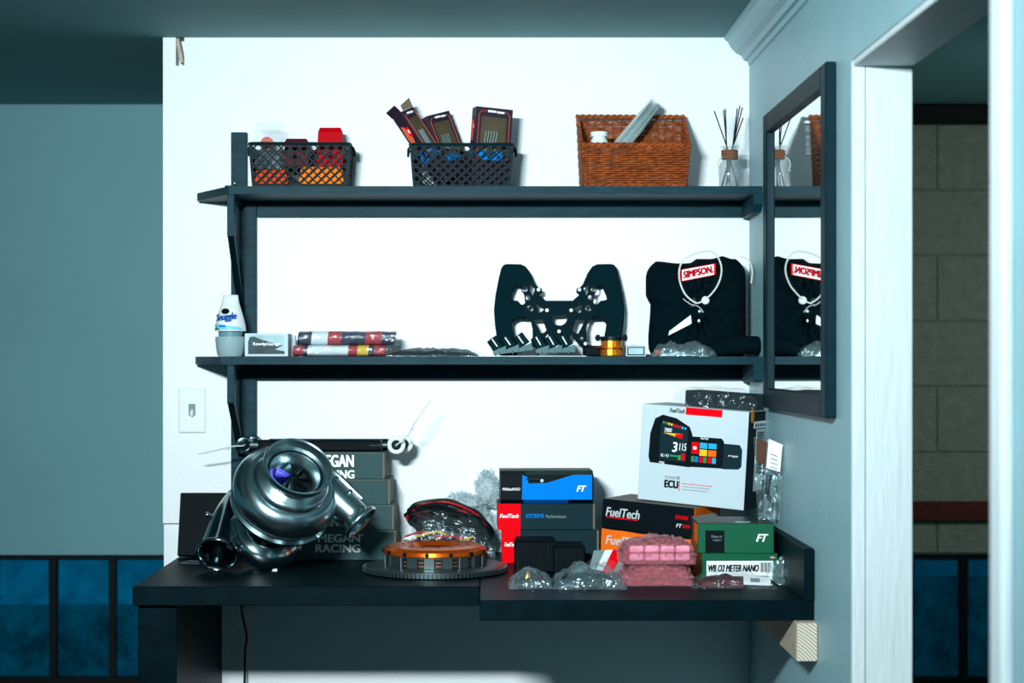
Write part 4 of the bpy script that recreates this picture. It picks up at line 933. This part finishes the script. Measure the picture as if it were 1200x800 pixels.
def arm(label, Y, x0, x1, zc_, ringx, ball, seed):
    t = thing('suspension_arm', label, 'suspension arm', (ppx((x0+x1)/2, Y), Y, ZA)); r = .0135
    A, B = Vector((ppx(x0, Y), Y, zc_)), Vector((ppx(x1, Y), Y, zc_))
    MB().cbox(A.x, B.x, Y-r, Y+r, zc_-r, zc_+r, .004).build('arm_tube', 'black_plastic_mat', t)
    MB().cyl(B-Vector((.028, 0, 0)), B+Vector((.002, 0, 0)), .0148, 6).build('jam_nut', 'steel', t); MB().cyl(B-Vector((.012, 0, 0)), B+Vector((.018, 0, 0)), .0065, 10).build('threaded_stud', 'steel', t)
    C0 = B+Vector((.036, -.002, .001))
    MB().tube([C0+Vector((.0165*math.cos(a_*PI/12), 0, .0165*math.sin(a_*PI/12))) for a_ in range(24)], .0058, 8, closed=True).build('rod_end', 'plate_white', t, True)
    MB().sphere(C0, .0125, 8).build('ball', 'dark_metal', t, True); MB().cyl(C0+Vector((0, -.016, 0)), C0+Vector((0, .016, 0)), .006, 12).build('sleeve', 'dark_chrome', t, True)
    D0 = A+Vector((-.02, 0, 0)); MB().cyl(A, D0, .008, 10).build('threaded_stud', 'steel', t)
    MB().tube([D0+Vector((-.014+.016*math.cos(a_*PI/12), .003*math.cos(a_*PI/12), .016*math.sin(a_*PI/12))) for a_ in range(24)], .0062, 8, closed=True).build('rod_end', 'dark_chrome', t, True)
    MB().sphere(D0+Vector((-.014, 0, 0)), .0125, 8).build('ball', 'dark_metal', t, True)
    return t, C0, D0
a1, c1, d1 = arm('black suspension arm with white rod end, nearer the desk edge, atop cartons', Ym+.03, 303, 447, ZA+.0138, 0, 0, 1)
a2, c2, d2 = arm('black suspension arm behind its twin, atop the grey cartons', Ym+.075, 314, 456, ZA+.0138, 0, 0, 2)
def ztie(o, pts): MB().tube(catmull(pts, 5), .0017, 5).build('zip_tie', 'zip_tie', o, True)
ztie(a2, [c1+Vector((0, -.02, 0)), W(478, 510, Ym), W(484, 499, Ym-.01), W(490, 490, Ym-.02), W(498, 478, Ym-.01), W(505, 470, Ym)])
MB().sphere(W(483, 502, Ym-.008), .004, 6).build('zip_tie_head', 'zip_tie', a2, True)
ztie(a1, [d1+Vector((-.014, -.02, 0)), W(272, 523, 3.93), W(252, 528, 3.95), W(232, 532, 3.96)]); MB().sphere(W(267, 525, 3.93), .004, 6).build('zip_tie_head', 'zip_tie', a1, True)

# ---------------------------------------------------------------- clutch on its flywheel
Yk = 3.735; kx = ppx(510, Yk); ck_ = thing('clutch_assembly', 'orange clutch cover bolted on toothed steel flywheel on left desk', 'clutch', (kx, Yk, DZ))
def L(prof, n=72): return MB().lathe(prof, n, Matrix.Translation((kx, Yk, DZ)))
L([(0, .003), (.14, .003), (.157, .003), (.157, .014), (.150, .016), (.12, .017), (0, .017)]).build('flywheel', 'steel', ck_, True)
gt = MB(); NT = 110
for i in range(NT):
    a = 2*PI*i/NT; gt.box(.1565, .1645, -.0028, .0028, .003, .013, Matrix.Translation((kx, Yk, DZ)) @ Matrix.Rotation(a, 4, 'Z'))
gt.build('ring_gear_teeth', 'steel', ck_)['kind'] = 'stuff'
L([(.0, .0003), (.10, .0003), (.10, .003), (0, .003)]).build('flywheel_hub', 'dark_metal', ck_)
for z, m, r in ((.0165, 'dark_metal', .112), (.0215, 'copper_disc', .107), (.0245, 'dark_metal', .110), (.0295, 'copper_disc', .107), (.0325, 'dark_metal', .110), (.0385, 'steel', .112)):
    L([(.05, z), (r, z), (r, z+.0046), (.05, z+.0046)], 64).build('clutch_disc', m, ck_, True)
for i in range(18):
    a = 2*PI*i/18+.09; MB().cbox(.1065, .1165, -.0125, .0125, .0168, .0425, .0015, Matrix.Translation((kx, Yk, DZ)) @ Matrix.Rotation(a, 4, 'Z')).build('drive_stand', 'steel', ck_)
cov = L([(.046, .052), (.056, .0605), (.085, .0605), (.106, .0585), (.116, .052), (.1175, .044), (.1165, .0425), (.09, .0425), (.05, .044)]); cov = cov.build('pressure_cover', 'orange_anodised', ck_, True, angle=25)
for i in range(14):
    a = 2*PI*i/14+.1; MT = Matrix.Translation((kx, Yk, DZ)) @ Matrix.Rotation(a, 4, 'Z')
    MB().lathe([(0, -.002), (.0045, -.002), (.0045, .006), (0, .006)], 10, MT @ Matrix.Translation((.1145, 0, .0485)) @ Matrix.Rotation(PI/2, 4, 'Y')).build('cover_bolt', 'bolt_black', cov)
    MB().lathe([(0, 0), (.0058, 0), (.0058, .0007), (0, .0007)], 12, MT @ Matrix.Rotation(.22, 4, 'Z') @ Matrix.Translation((.074, 0, .0603))).build('cover_hole', 'bolt_black', cov)
for i in range(12):
    a = 2*PI*i/12; MT = Matrix.Translation((kx, Yk, DZ)) @ Matrix.Rotation(a, 4, 'Z')
    MB().add([(.016, -.003, .050), (.060, -.010, .046), (.060, .010, .046), (.016, .003, .050)], [(0, 1, 2, 3)], MT).build('spring_finger', 'dark_metal', ck_)

# ---------------------------------------------------------------- wiring loom bag and bubble wrap
Yl = 3.965; wl_ = thing('wiring_loom', 'black and red wiring loom coiled in clear plastic bag', 'wiring loom', (ppx(527, Yl), Yl, DZ))
rnd = random.Random(4); lx0 = ppx(527, Yl)
cols = (['wire_black']*3+['wire_red'])*6+['wire_yellow', 'wire_green']+['wire_black', 'wire_black', 'wire_red']*3
for i, c in enumerate(cols):
    pts = []; A, B = .080+.024*rnd.random(), .006+.044*rnd.random(); zc_ = .080+.010*rnd.uniform(-1, 1); yo = rnd.uniform(-.02, .02)
    for k in range(16):
        a = 2*PI*k/16; pts.append((lx0+A*math.cos(a)+.004*rnd.uniform(-1, 1), Yl+yo-.022*math.sin(a-.6)+.004*rnd.uniform(-1, 1), DZ+zc_+B*math.sin(a)-.022*math.cos(a)+.004*rnd.uniform(-1, 1)))
    MB().tube(catmull(pts, 4, True), .0046 if c == 'wire_black' else .0030, 6, closed=True).build('wire', c, wl_, True)
for i in range(12):
    c = ['wire_black', 'wire_red', 'wire_black', 'wire_yellow'][i % 4]; x = ppx(466, Yl)+.004*i; z0 = .012+.009*(i % 6); z1 = rnd.uniform(.01, .05)
    pts = [(x+k*.028, Yl-.035+.008*math.sin(k+i), DZ+z0+(z1-z0)*k/5+.008*math.sin(k*1.7+i)+.008) for k in range(6)]
    MB().tube(catmull(pts, 4), .0027, 6).build('wire', c, wl_, True)
MB().pillow((lx0, Yl+.01, DZ+.001), .17, .06, .10, seed=21, amp=.01, fr=40).build('loom_core', 'dark_parts', wl_, True)
bgm = MB(); bgm.pillow((lx0-.004, Yl, DZ+.0003), .228, .112, .155, amp=.02, fr=22, seed=11, p=2.2, flat=.2, n=40, m=24)
for v in bgm.v:
    v.z = DZ+.0003+(v.z-DZ-.0003)*(.86-.9*(v.x-lx0))
bgm.build('bag', 'film', wl_, True, angle=22)
Yw = 4.058; bw = thing('bubble_wrap', 'crumpled clear bubble wrap bundle behind the wiring loom', 'bubble wrap', (ppx(562, Yw), Yw, DZ))
def lump(mb, bub, c, r, seed, n=14, dens=.55):
    r_ = random.Random(seed); vs = []; fs = []
    for i in range(n+1):
        th = PI*i/n
        for j in range(2*n):
            ph = PI*j/n; dd = Vector((math.sin(th)*math.cos(ph), math.sin(th)*math.sin(ph), math.cos(th))); k = 1+.45*noise.noise(dd*2.0+Vector((seed*3.3, 0, 0)))+.16*noise.noise(dd*6)
            q = Vector(c)+Vector((dd.x*r[0], dd.y*r[1], dd.z*r[2]))*k; q.y = min(q.y, BW-.004); q.z = max(q.z, DZ+.0005); vs.append(q)
            if 0 < i < n and r_.random() < dens: bub.sphere(q+Vector((r_.uniform(-1, 1), r_.uniform(-1, 1), r_.uniform(-1, 1)))*.0025, .0030, 3) if q.z > DZ+.007 else None
    for i in range(n):
        for j in range(2*n): fs.append((i*2*n+j, i*2*n+(j+1) % (2*n), (i+1)*2*n+(j+1) % (2*n), (i+1)*2*n+j))
    mb.add(vs, fs)
fm = MB(); bub = MB()
lump(fm, bub, W(569, 573, Yw), (.031, .028, .042), 1); lump(fm, bub, W(541, 590, Yw), (.050, .030, .026), 2); lump(fm, bub, Vector((ppx(566, Yw), Yw, DZ+.05)), (.035, .03, .06), 3)
fm.build('film', 'bubble_white', bw, True, angle=60); bub.build('bubbles', 'bubble_white', bw, True)['kind'] = 'stuff'
MB().pillow((ppx(556, Yw), Yw+.005, DZ+.0003), .06, .045, .12, seed=5, p=3).build('wrapped_core', 'grey_plastic', bw, True)

# ---------------------------------------------------------------- black, red and blue cartons
Yx = 3.875; p = Yx/FPX
def stackbox(px0, px1, py0, py1, Y): a, b = ppx(px0, Y), ppx(px1, Y); return (a+b)/2, b-a, W(0, py1, Y).z, (py1-py0)*Y/FPX
x, w, z, h = stackbox(588, 701, 620.5, 660, Yx); h = W(0, 620.7, Yx).z-DZ-.0003
t = carton('electronics_carton', 'black carton with red corner, lower one beneath the blue carton', 'box', (x, Yx+.06, DZ+.0003), (w, .12, h), 'carton_teal_black', flap='carton_teal_black')
panel(t, 'front', rect(.0, .19, .0, 1), 'red_print', 'red_panel'); words(t, 'front', .03, .50, .12, .12, 'FuelTech', 'white_print', .25, .03); words(t, 'front', .25, .50, .14, .08, 'EXTREME', 'blue_print', .0, .03)
zc2 = DZ+.0006+h
h = W(0, 590, Yx).z-zc2; x, w, _, _ = stackbox(583, 696, 0, 1, Yx)
t = carton('electronics_carton', 'black carton with red corner and blue lettering, right below blue carton', 'box', (x, Yx+.06, zc2), (w, .12, h), 'carton_teal_black', flap='carton_teal_black', rz=.015)
panel(t, 'front', rect(.0, .235, .0, 1), 'red_print', 'red_panel'); words(t, 'front', .02, .46, .195, .15, 'FuelTech', 'white_print', .25, .035); words(t, 'front', .295, .46, .185, .15, 'EXTREME', 'blue_print', 0, .03); words(t, 'front', .50, .45, .205, .13, 'Performance', 'grey_print')
zc2 += h+.0003
# blue box with chamfered top front
h = W(0, 551, Yx+.03).z-zc2; x, w, _, _ = stackbox(586, 695, 0, 1, Yx)
bx_ = thing('blue_carton', 'blue and black carton with injector picture on top of black cartons', 'box', (x, Yx+.06, zc2), .02); bx_['size'] = (w, .115, h)
hc = (590-556.5)*p
def prof_box(P, w, m, name, par, x0=None, x1=None, lift=0):
    k = len(P); X0 = -w/2 if x0 is None else x0; X1 = w/2 if x1 is None else x1
    return MB().add([(X0, y, z) for y, z in P]+[(X1, y, z) for y, z in P], [tuple(range(k)), tuple(range(k, 2*k))[::-1]]+[(i, (i+1) % k, k+(i+1) % k, k+i) for i in range(k)]).build(name, m, par, world=False)
ch = .009
BP = [(-.0575+ch, 0), (-.0575, ch), (-.0575, hc), (-.0575+.02, h), (.0575, h), (.0575, 0)]
prof_box(BP, w, 'carton_black', 'carton', bx_)
F = lambda a_, b_: (-w/2+a_*w)
def fpan(P, m, name, lift=.0006):      # polygon on the upright front, px fractions of width and metres up
    k = len(P); A = [(-w/2+a_*w, -.0575-lift, b_) for a_, b_ in P]; Bk = [(x_, -.0570, z_) for x_, y_, z_ in A]
    return MB().add(A+Bk, [tuple(range(k)), tuple(range(k, 2*k))[::-1]]+[(i, (i+1) % k, k+(i+1) % k, k+i) for i in range(k)]).build(name, m, bx_, world=False)
fpan([(.23, ch), (.985, ch), (.985, hc), (.78, hc), (.50, hc*.72), (.30, hc*.70), (.29, hc*.92), (.235, hc)], 'blue_print', 'blue_panel')
pb = [(-.0575+ch-.0006, .0), (-.0575-.0006, ch), (-.0570, ch), (-.0575+ch, .001)]
prof_box(pb, w, 'blue_dark_print', 'blue_edge', bx_, -w/2+.25*w, -w/2+.73*w)
pt = [(-.0575-.0004, hc), (-.0375-.0004, h+.0005), (-.036, h+.0005), (-.0565, hc-.0005)]
prof_box(pt, w, 'carton_green_top', 'top_panel', bx_, -w/2+.27*w, w/2-.002)
MB().tube([(-w/2+.28*w, -.0583, hc*.86), (-w/2+.42*w, -.0590, hc*.83)], [.0022, .0032], 8).build('injector_picture', 'dark_metal', bx_, world=False)
MB().lathe([(0, 0), (.004, 0), (.004, .0012), (0, .0012)], 12, Matrix.Translation((-w/2+.445*w, -.0580, hc*.80)) @ Matrix.Rotation(PI/2, 4, 'X')).build('injector_tip', 'silver_print', bx_, world=False)
lettering(bx_, 'FT', 'white_print', (-w/2+.82*w, -.0575, hc*.42), (1, 0, 0), (0, 0, 1), .10*w, hc*.20, .35, .06, lift=.0012)
lettering(bx_, 'PEAKandHOLD', 'white_print', (-w/2+.02*w, -.0575, hc*.46), (1, 0, 0), (0, 0, 1), .19*w, hc*.09, .25, .03, lift=.0008)
MB().box(w/2-.0005, w/2+.001, -.055, .055, .002, hc-.001).build('tuck_flap', 'carton_grey', bx_, world=False)
# black modules in front
for (a, b, y0, y1, Y, lab) in ((603, 652, 634, 0, 3.70, 'low black electronics module in front of the red cornered cartons'), (648, 686, 640, 0, 3.69, 'small black ribbed module beside the low black module')):
    t = thing('black_module', lab, 'electronics module', (ppx((a+b)/2, Y), Y+.03, DZ)); w_ = (b-a)*Y/FPX; h_ = W(0, y0, Y).z-DZ
    MB().cbox(-w_/2, w_/2, -.03, .05, .0002, h_, .003).build('case', 'black_plastic_mat', t, world=False)
    for i in range(5): MB().box(-w_/2+.006+i*w_*.18, -w_/2+.010+i*w_*.18, -.0312, -.0295, .006, h_-.006).build('fin', 'black_print', t, world=False)
    MB().cbox(-w_/2+.004, w_/2-.004, -.02, .04, h_-.0005, h_+.004, .001).build('lid', 'black_plastic_mat', t, world=False)

# ---------------------------------------------------------------- black and orange cartons, white box
rz = math.radians(-30); roll = math.radians(3.2)
w, d = .235, .155
def at_left(px, py, Y, w, d, rz, roll):    # foot of a turned carton whose front left lower corner stands at a pixel
    c = W(px, py, Y); M = Matrix.Rotation(rz, 4, 'Z') @ Matrix.Rotation(roll, 4, 'Y'); return c-(M @ Vector((-w/2, -d/2, 0)))
f1 = at_left(703, 655, 3.90, w, d, rz, roll); f1.z = DZ+.0004+w/2*math.sin(roll)
t = carton('orange_carton', 'orange carton with silver lettering under the black lettered carton', 'box', f1, (w, d, .068), 'orange_print', rz, roll, flap=None)
panel(t, 'front', [(0, 1), (0, .985), (.12, .96), (.25, .97), (.45, .94), (.62, .965), (.8, .93), (1, .96), (1, 1)], 'carton_black', 'worn_edge'); words(t, 'front', .06, .46, .42, .30, 'FuelTech', 'silver_print', .2, .03)
panel(t, 'top', rect(0, 1, 0, 1), 'carton_black', 'top_panel'); panel(t, 'left', rect(0, 1, 0, 1), 'carton_black', 'side_panel')
f2 = f1+(Matrix.Rotation(rz, 4, 'Z') @ Matrix.Rotation(roll, 4, 'Y') @ Vector((0, 0, .0690)))
bct = t = carton('black_carton', 'black carton with silver lettering and orange end beneath white box', 'box', f2, (w, d, .068), 'carton_black', rz, roll)
words(t, 'front', .045, .42, .37, .30, 'FuelTech', 'silver_print', .2, .03); panel(t, 'front', rect(.05, .40, .36, .40), 'red_print', 'red_underline'); words(t, 'front', .80, .58, .14, .13, 'SPARK', 'red_print', .2, .03); words(t, 'front', .815, .30, .06, .12, 'FT', 'white_print', .2, .02); words(t, 'front', .88, .30, .08, .12, '500', 'red_print', .2, .02)
panel(t, 'top', rect(.01, .99, .01, .99), 'worn_top', 'top_panel'); panel(t, 'right', rect(0, 1, .55, 1), 'orange_print', 'orange_band'); panel(t, 'right', rect(.05, .9, .30, .72), 'silver_print', 'pale_band', .0008)
# white display box: corner positions from the photograph
rz2 = math.radians(-29); roll2 = math.radians(3.4); we, de, he = .266, .155, .226
Me = Matrix.Rotation(rz2, 4, 'Z') @ Matrix.Rotation(roll2, 4, 'Y')
fe = W(747, 580, 3.90)-(Me @ Vector((-we/2, -de/2, 0)))
Bi = bct.matrix_basis.inverted()
gap = min((Bi @ (fe+Me @ Vector((sx*we/2, sy*de/2, 0)))).z for sx in (-1, 1) for sy in (-1, 1))-.0694
fe.z -= gap
ec = carton('display_box', 'large white box with dashboard display picture and ECU lettering', 'box', fe, (we, de, he), 'carton_white', rz2, roll2)
panel(ec, 'right', rect(0, 1, 0, 1), 'carton_black', 'black_side'); panel(ec, 'top', rect(0, 1, 0, 1), 'carton_white', 'top_panel')
panel(ec, 'front', rect(.415, .755, .925, 1), 'red_print', 'red_bar'); words(ec, 'front', .265, .935, .14, .045, 'FuelTech', 'black_print', .25, .03)
# picture of the devices
panel(ec, 'front', [(.80, .40), (.93, .41), (.955, .44), (.955, .61), (.93, .66), (.78, .66), (.78, .40)], 'carton_teal_black', 'picture_module', .0006)
panel(ec, 'front', [(.47, .39), (.785, .405), (.785, .68), (.76, .71), (.47, .705)], 'black_print', 'picture_display', .0008)
panel(ec, 'front', [(.10, .40), (.48, .385), (.49, .72), (.46, .80), (.33, .88), (.20, .905), (.13, .86), (.09, .70), (.085, .46)], 'black_print', 'picture_dashboard', .001)
panel(ec, 'front', [(.185, .44), (.44, .43), (.45, .76), (.40, .80), (.22, .84), (.19, .80)], 'carton_teal_black', 'dashboard_screen', .0013)
panel(ec, 'front', [(.215, .72), (.40, .67), (.40, .72)], 'screen_yellow', 'rev_bar', .0016); panel(ec, 'front', [(.33, .69), (.40, .67), (.40, .72), (.33, .715)], 'red_print', 'rev_bar_end', .0019)
words(ec, 'front', .31, .53, .045, .10, '3', 'white_print', .1, .03, .0016); words(ec, 'front', .375, .55, .065, .075, '115', 'white_print', .1, .01, .0016); words(ec, 'front', .225, .73, .07, .04, '7800', 'white_print', .2, .02, .0016)
panel(ec, 'front', rect(.40, .43, .45, .52), 'red_print', 'gauge_bar', .0016); panel(ec, 'front', rect(.365, .392, .45, .50), 'screen_green', 'gauge_bar', .0016)
words(ec, 'front', .205, .47, .03, .03, '85.1', 'white_print', 0, .02, .0016); words(ec, 'front', .25, .47, .03, .03, '14.7', 'white_print', 0, .02, .0016); panel(ec, 'front', rect(.29, .36, .48, .495), 'screen_green', 'gauge_line', .0016)
words(ec, 'front', .19, .395, .05, .025, 'FT600', 'white_print', .2, .02, .0016); words(ec, 'front', .57, .685, .07, .022, 'FuelTech', 'white_print', .2, .02, .0016)
for i in range(9):
    c = ['green_print', 'green_print', 'screen_yellow', 'screen_yellow', 'red_print', 'red_print', 'red_print', 'screen_cyan', 'screen_cyan'][i]; panel(ec, 'front', rect(.205+i*.026, .222+i*.026, .815-i*.006, .84-i*.006), c, 'shift_light', .0016)
tiles = [('red_print', .49, .555, .53, .65), ('screen_cyan', .565, .635, .59, .65), ('screen_cyan', .645, .72, .595, .65), ('screen_yellow', .565, .635, .515, .58), ('orange_print', .645, .72, .515, .58), ('green_print', .49, .52, .445, .505), ('blue_print', .525, .555, .445, .505), ('red_print', .565, .597, .445, .505), ('green_print', .603, .635, .445, .505), ('red_print', .645, .68, .445, .505), ('screen_cyan', .686, .72, .445, .505)]
for c, a_, b_, c_, d_ in tiles: panel(ec, 'front', rect(a_, b_, c_, d_), c, 'screen_tile', .0013)
panel(ec, 'front', circ(.52, .59, .018, 12), 'white_print', 'gear_icon', .0017)
words(ec, 'front', .83, .53, .09, .018, 'FT600', 'white_print', .2, .02, .0012)
words(ec, 'front', .255, .245, .10, .03, 'POWER', 'grey_print'); words(ec, 'front', .365, .245, .03, .03, 'FT', 'black_print', bold=.03); words(ec, 'front', .255, .155, .125, .075, 'ECU', 'black_print', bold=.075)
panel(ec, 'front', rect(.389, .396, .13, .235), 'red_print', 'red_rule')
for i in range(3): panel(ec, 'front', rect(.415, .70-.02*i, .208-.03*i, .214-.03*i), 'red_print' if i == 0 else 'grey_print', 'small_print')
panel(ec, 'right', rect(.22, .80, .83, .90), 'white_print', 'label_sticker', .0008); panel(ec, 'right', rect(.34, .72, .18, .82), 'silver_print', 'label_strip', .0008); panel(ec, 'right', circ(.14, .955, .07, 12), 'dot_orange', 'orange_dot', .0008)
for i in range(9): panel(ec, 'right', rect(.40, .66, .67+.014*i, .675+.014*i+.004*(i % 2)), 'black_print', 'barcode_bar', .0012)
for i in range(5): panel(ec, 'right', rect(.28+.10*i, .33+.10*i, .845, .875), 'black_print', 'barcode_bar', .0012)
o_, u_, v_, w__, h__ = fr_(ec, 'right'); lettering(ec, 'FT600', 'black_print', o_+u_*(.66*w__)+v_*(.36*h__), v_, -u_, .17*h__, .22*w__, .2, .04, lift=.0014)
# bagged carton on top of the white box
tz = W(0, 471, 3.86).z; bgc = thing('bagged_carton', 'dark carton in clear plastic bag lying on the white display box', 'box', fe)
bgc.matrix_basis = ec.matrix_basis @ Matrix.Translation((.030, .015, he+.0008))
MB().cbox(-.078, .093, -.04, .05, .0005, .037, .002).build('carton', 'carton_black', bgc, world=False); MB().pillow((-.002, .005, 0), .215, .11, .046, amp=.006, fr=22, seed=9, p=5, flat=.4).build('bag', 'film', bgc, True, world=False, angle=22)

# ---------------------------------------------------------------- green cartons
Yg2 = 3.55; p = Yg2/FPX
x, w, z, h = stackbox(822, 911, 648, 678, Yg2); h = W(0, 648.5, Yg2).z-DZ
t = carton('green_carton', 'green carton with white meter label, lower of the two', 'box', (x, Yg2+.07, DZ+.0002), (w, .14, h), 'carton_green', rz=.015)
panel(t, 'front', rect(.06, .94, .20, .74), 'white_print', 'white_label'); words(t, 'front', .085, .36, .66, .24, 'WB O2 METER NANO', 'black_print', .25, .05, .001); panel(t, 'front', circ(.93, .86, .035, 14), 'dot_pink', 'pink_dot')
for i in range(11): panel(t, 'front', rect(.765+i*.0145, .765+i*.0145+(.009 if i % 3 else .005), .34, .68), 'black_print', 'barcode_bar', .001)
z2_ = DZ+.0006+h; x, w, _, _ = stackbox(819, 908, 0, 1, Yg2); h2_ = W(0, 613, Yg2).z-z2_
t = carton('green_carton', 'green carton with dark worn lid, on top of the other', 'box', (x, Yg2+.075, z2_), (w, .15, h2_), 'carton_green', rz=-.03)
panel(t, 'top', rect(0, 1, 0, 1), 'carton_green_top', 'top_panel'); panel(t, 'front', rect(.10, .35, .02, .76), 'carton_black', 'dark_square'); words(t, 'front', .18, .52, .14, .08, 'Meters &', 'grey_print', lift=.001); words(t, 'front', .20, .40, .11, .08, 'Loggers', 'grey_print', lift=.001); words(t, 'front', .77, .40, .15, .24, 'FT', 'white_print', .35, .06)
panel(t, 'left', rect(0, 1, 0, 1), 'carton_green_top', 'side_panel'); panel(t, 'left', rect(.45, .98, .32, .95), 'orange_print', 'orange_square', .0009)
for i, (a_, b_) in enumerate(((.15, .35), (.5, .7), (.76, .9))): panel(t, 'top', [(a_, .1), (b_, .1), (b_+.02, .22), (a_+.02, .22)], ['red_parts', 'silver_print', 'red_parts'][i], 'top_print', .0009)

# ---------------------------------------------------------------- packets at the desk front
def pink_packet(label, px0, px1, py1, h, Y, z, seed, strip):
    a, b = ppx(px0, Y), ppx(px1, Y); t = thing('pink_packet', label, 'bubble packet', ((a+b)/2, Y+.045, z))
    MB().pillow((0, 0, .0005), (b-a)*.95, .085, h*.94, amp=.005, fr=30, seed=seed, p=4, flat=.45).build('contents', 'pink_wrap', t, True, world=False)
    if strip:
        for r in range(2):
            for i in range(4): MB().cbox((-.38+i*.205)*(b-a), (-.185+i*.205)*(b-a), -.049, -.030, h*.13+r*h*.33, h*.13+r*h*.33+h*.29, .003).build('foam_block', 'pink_foam', t, world=False)
    wm = MB(); wm.pillow((0, 0, 0), b-a, .105, h, amp=.007, fr=36, seed=seed+3, p=4, flat=.4, n=30, m=16); wm.build('wrap', 'pink_film', t, True, world=False, angle=30)
    bub = MB(); r_ = random.Random(seed)
    for v in wm.v[:31*17]:
        if r_.random() < .5 and v.z > h*.3: bub.sphere(v, .003, 3)
    bub.build('bubbles', 'pink_film', t, True, world=False)['kind'] = 'stuff'
    return t
hp = 23*3.5/FPX
pink_packet('flat pink bubble wrapped packet lying on the desk', 728, 812, 685, hp+.004, 3.485, DZ+.0003, 1, False)
pink_packet('thick pink bubble wrapped packet with foam blocks, on top of another', 727, 815, 665, .052, 3.49, DZ+hp+.0040, 4, True)
def clear_bag(label, px0, px1, Y, dep, h, contents, seed, rot=0, film='film_heavy', p_=2.4):
    a, b = ppx(px0, Y), ppx(px1, Y); t = thing('clear_bag', label, 'plastic bag', ((a+b)/2, Y+dep/2, DZ), rot)
    r_ = random.Random(seed)
    for i, (m, lx, ly, hh__, ox, oy) in enumerate(contents):
        MB().pillow((ox*(b-a), oy*dep, .0006+.002*i), lx*(b-a), ly*dep, hh__, amp=.004, fr=50, seed=seed+i, p=2.6).build('contents', m, t, True, world=False)
    MB().pillow((0, 0, .0002), b-a, dep, h, amp=h*.45, fr=34, seed=seed+5, p=p_, flat=.12, n=34, m=20).build('bag', film, t, True, world=False, angle=22)
    return t
clear_bag('small clear bag of dark hardware at the desk front', 596, 648, 3.44, .10, .030, [('dark_parts', .7, .55, .022, 0, .1), ('red_parts', .35, .3, .020, .18, 0), ('gold_parts', .16, .2, .026, -.05, 0)], 2)
clear_bag('rounded clear bag with dark coil inside at the desk front', 649, 735, 3.43, .13, .042, [('dark_parts', .82, .7, .030, -.05, 0), ('grey_plastic', .3, .3, .034, -.1, .1)], 6, p_=2.0)
t = clear_bag('clear bag with red and white striped card behind rounded bag', 682, 730, 3.60, .12, .030, [('dark_parts', .6, .6, .010, -.2, 0)], 12, .25, 'film')
Mt = Matrix.Translation((.012, 0, .032)) @ Matrix.Rotation(.75, 4, 'X') @ Matrix.Rotation(.0, 4, 'Z')
MB().prism([(-.035, -.035), (-.012, -.035), (.030, .03), (.006, .03)], -.0006, .0006, Mt).build('white_stripe', 'plate_white', t, world=False); MB().prism([(-.018, -.035), (.008, -.035), (.05, .03), (.024, .03)], -.0006, .0010, Mt).build('red_stripe', 'red_print', t, world=False); MB().prism([(-.05, -.036), (.03, -.036), (.06, .031), (-.02, .031)], -.0014, -.0005, Mt).build('card', 'grey_print', t, world=False)
gp = MB().cbox(ppx(679, 3.57), ppx(689, 3.57), 3.57, 3.585, DZ+.0003, DZ+.030, .002); tag(gp.build('brass_fitting', 'gold_parts'), 'tiny brass fitting beside the striped card bag', 'fitting')
t = clear_bag('long clear bag of red parts with white label before green cartons', 812, 912, 3.44, .09, .030, [('red_parts', .55, .6, .022, -.12, 0), ('dark_parts', .3, .5, .018, -.2, .1)], 15, -.04, 'film')
MB().prism([(-.034, -.020), (.022, -.024), (.026, .012), (-.030, .018)], -.0005, .0007, Matrix.Translation((.052, -.030, .017)) @ Matrix.Rotation(.35, 4, 'X')).build('white_label', 'white_print', t, world=False); MB().box(-.012, .008, -.012, .006, .0006, .0011, Matrix.Translation((.046, -.030, .017)) @ Matrix.Rotation(.35, 4, 'X')).build('label_print', 'grey_print', t, world=False)
Yz = 3.46; pkt = MB().pillow((0, 0, 0), .058, .012, .058, amp=.008, fr=40, seed=3, p=5, flat=.6, M=Matrix.Translation((ppx(929, Yz), Yz+.04, DZ+.004)) @ Matrix.Rotation(-.6, 4, 'Y') @ Matrix.Rotation(-.2, 4, 'X')); 
for v in pkt.v: v.z = max(v.z, DZ+.0004)
tag(pkt.build('crinkled_packet', 'film_heavy', None, True, angle=22), 'greenish crinkled clear packet propped by the desk side lip', 'plastic bag')
# tall bag standing on the green cartons
tbg = thing('hanging_bag', 'tall clear bag with white label standing between white box and wall', 'plastic bag', W(900, 606, 3.62)); gz = z2_+h2_+.001; tbg.location.z = gz
Pf = [(884, 512), (918, 520), (917, 560), (914, 612), (889, 612), (886, 560)]
def slab(P, Y0, Y1, th):
    f = lambda py: Y0+(Y1-Y0)*(py-512)/100
    A = [W(x_, y_, f(y_)) for x_, y_ in P]; B = [q_+Vector((.0, th, 0)) for q_ in A]; k = len(P)
    mb = MB().add(A+B, [tuple(range(k)), tuple(range(k, 2*k))[::-1]]+[(i, (i+1) % k, k+(i+1) % k, k+i) for i in range(k)])
    for v in mb.v: v.z = max(v.z, gz); v.x = min(v.x, XR-.001)
    return mb
slab(Pf, 3.625, 3.61, .012).build('bag', 'film', tbg)
slab([(901, 514), (917, 521), (914, 553), (898, 548)], 3.620, 3.606, .001).build('white_label', 'white_print', tbg); slab([(887, 513), (899, 517), (897, 546), (886, 540)], 3.620, 3.606, .001).build('brown_header', 'brown_board', tbg)
for i in range(4): slab([(903, 531+i*5), (911, 534+i*5), (911, 535.2+i*5), (903, 532.2+i*5)], 3.6185, 3.6045, .0005).build('label_print', 'grey_print', tbg)
MB().tube(catmull([W(902, 556, 3.63), W(899, 575, 3.63), W(904, 590, 3.63), W(900, 603, 3.63)], 6), .006, 8).build('contents', 'dark_parts', tbg, True)
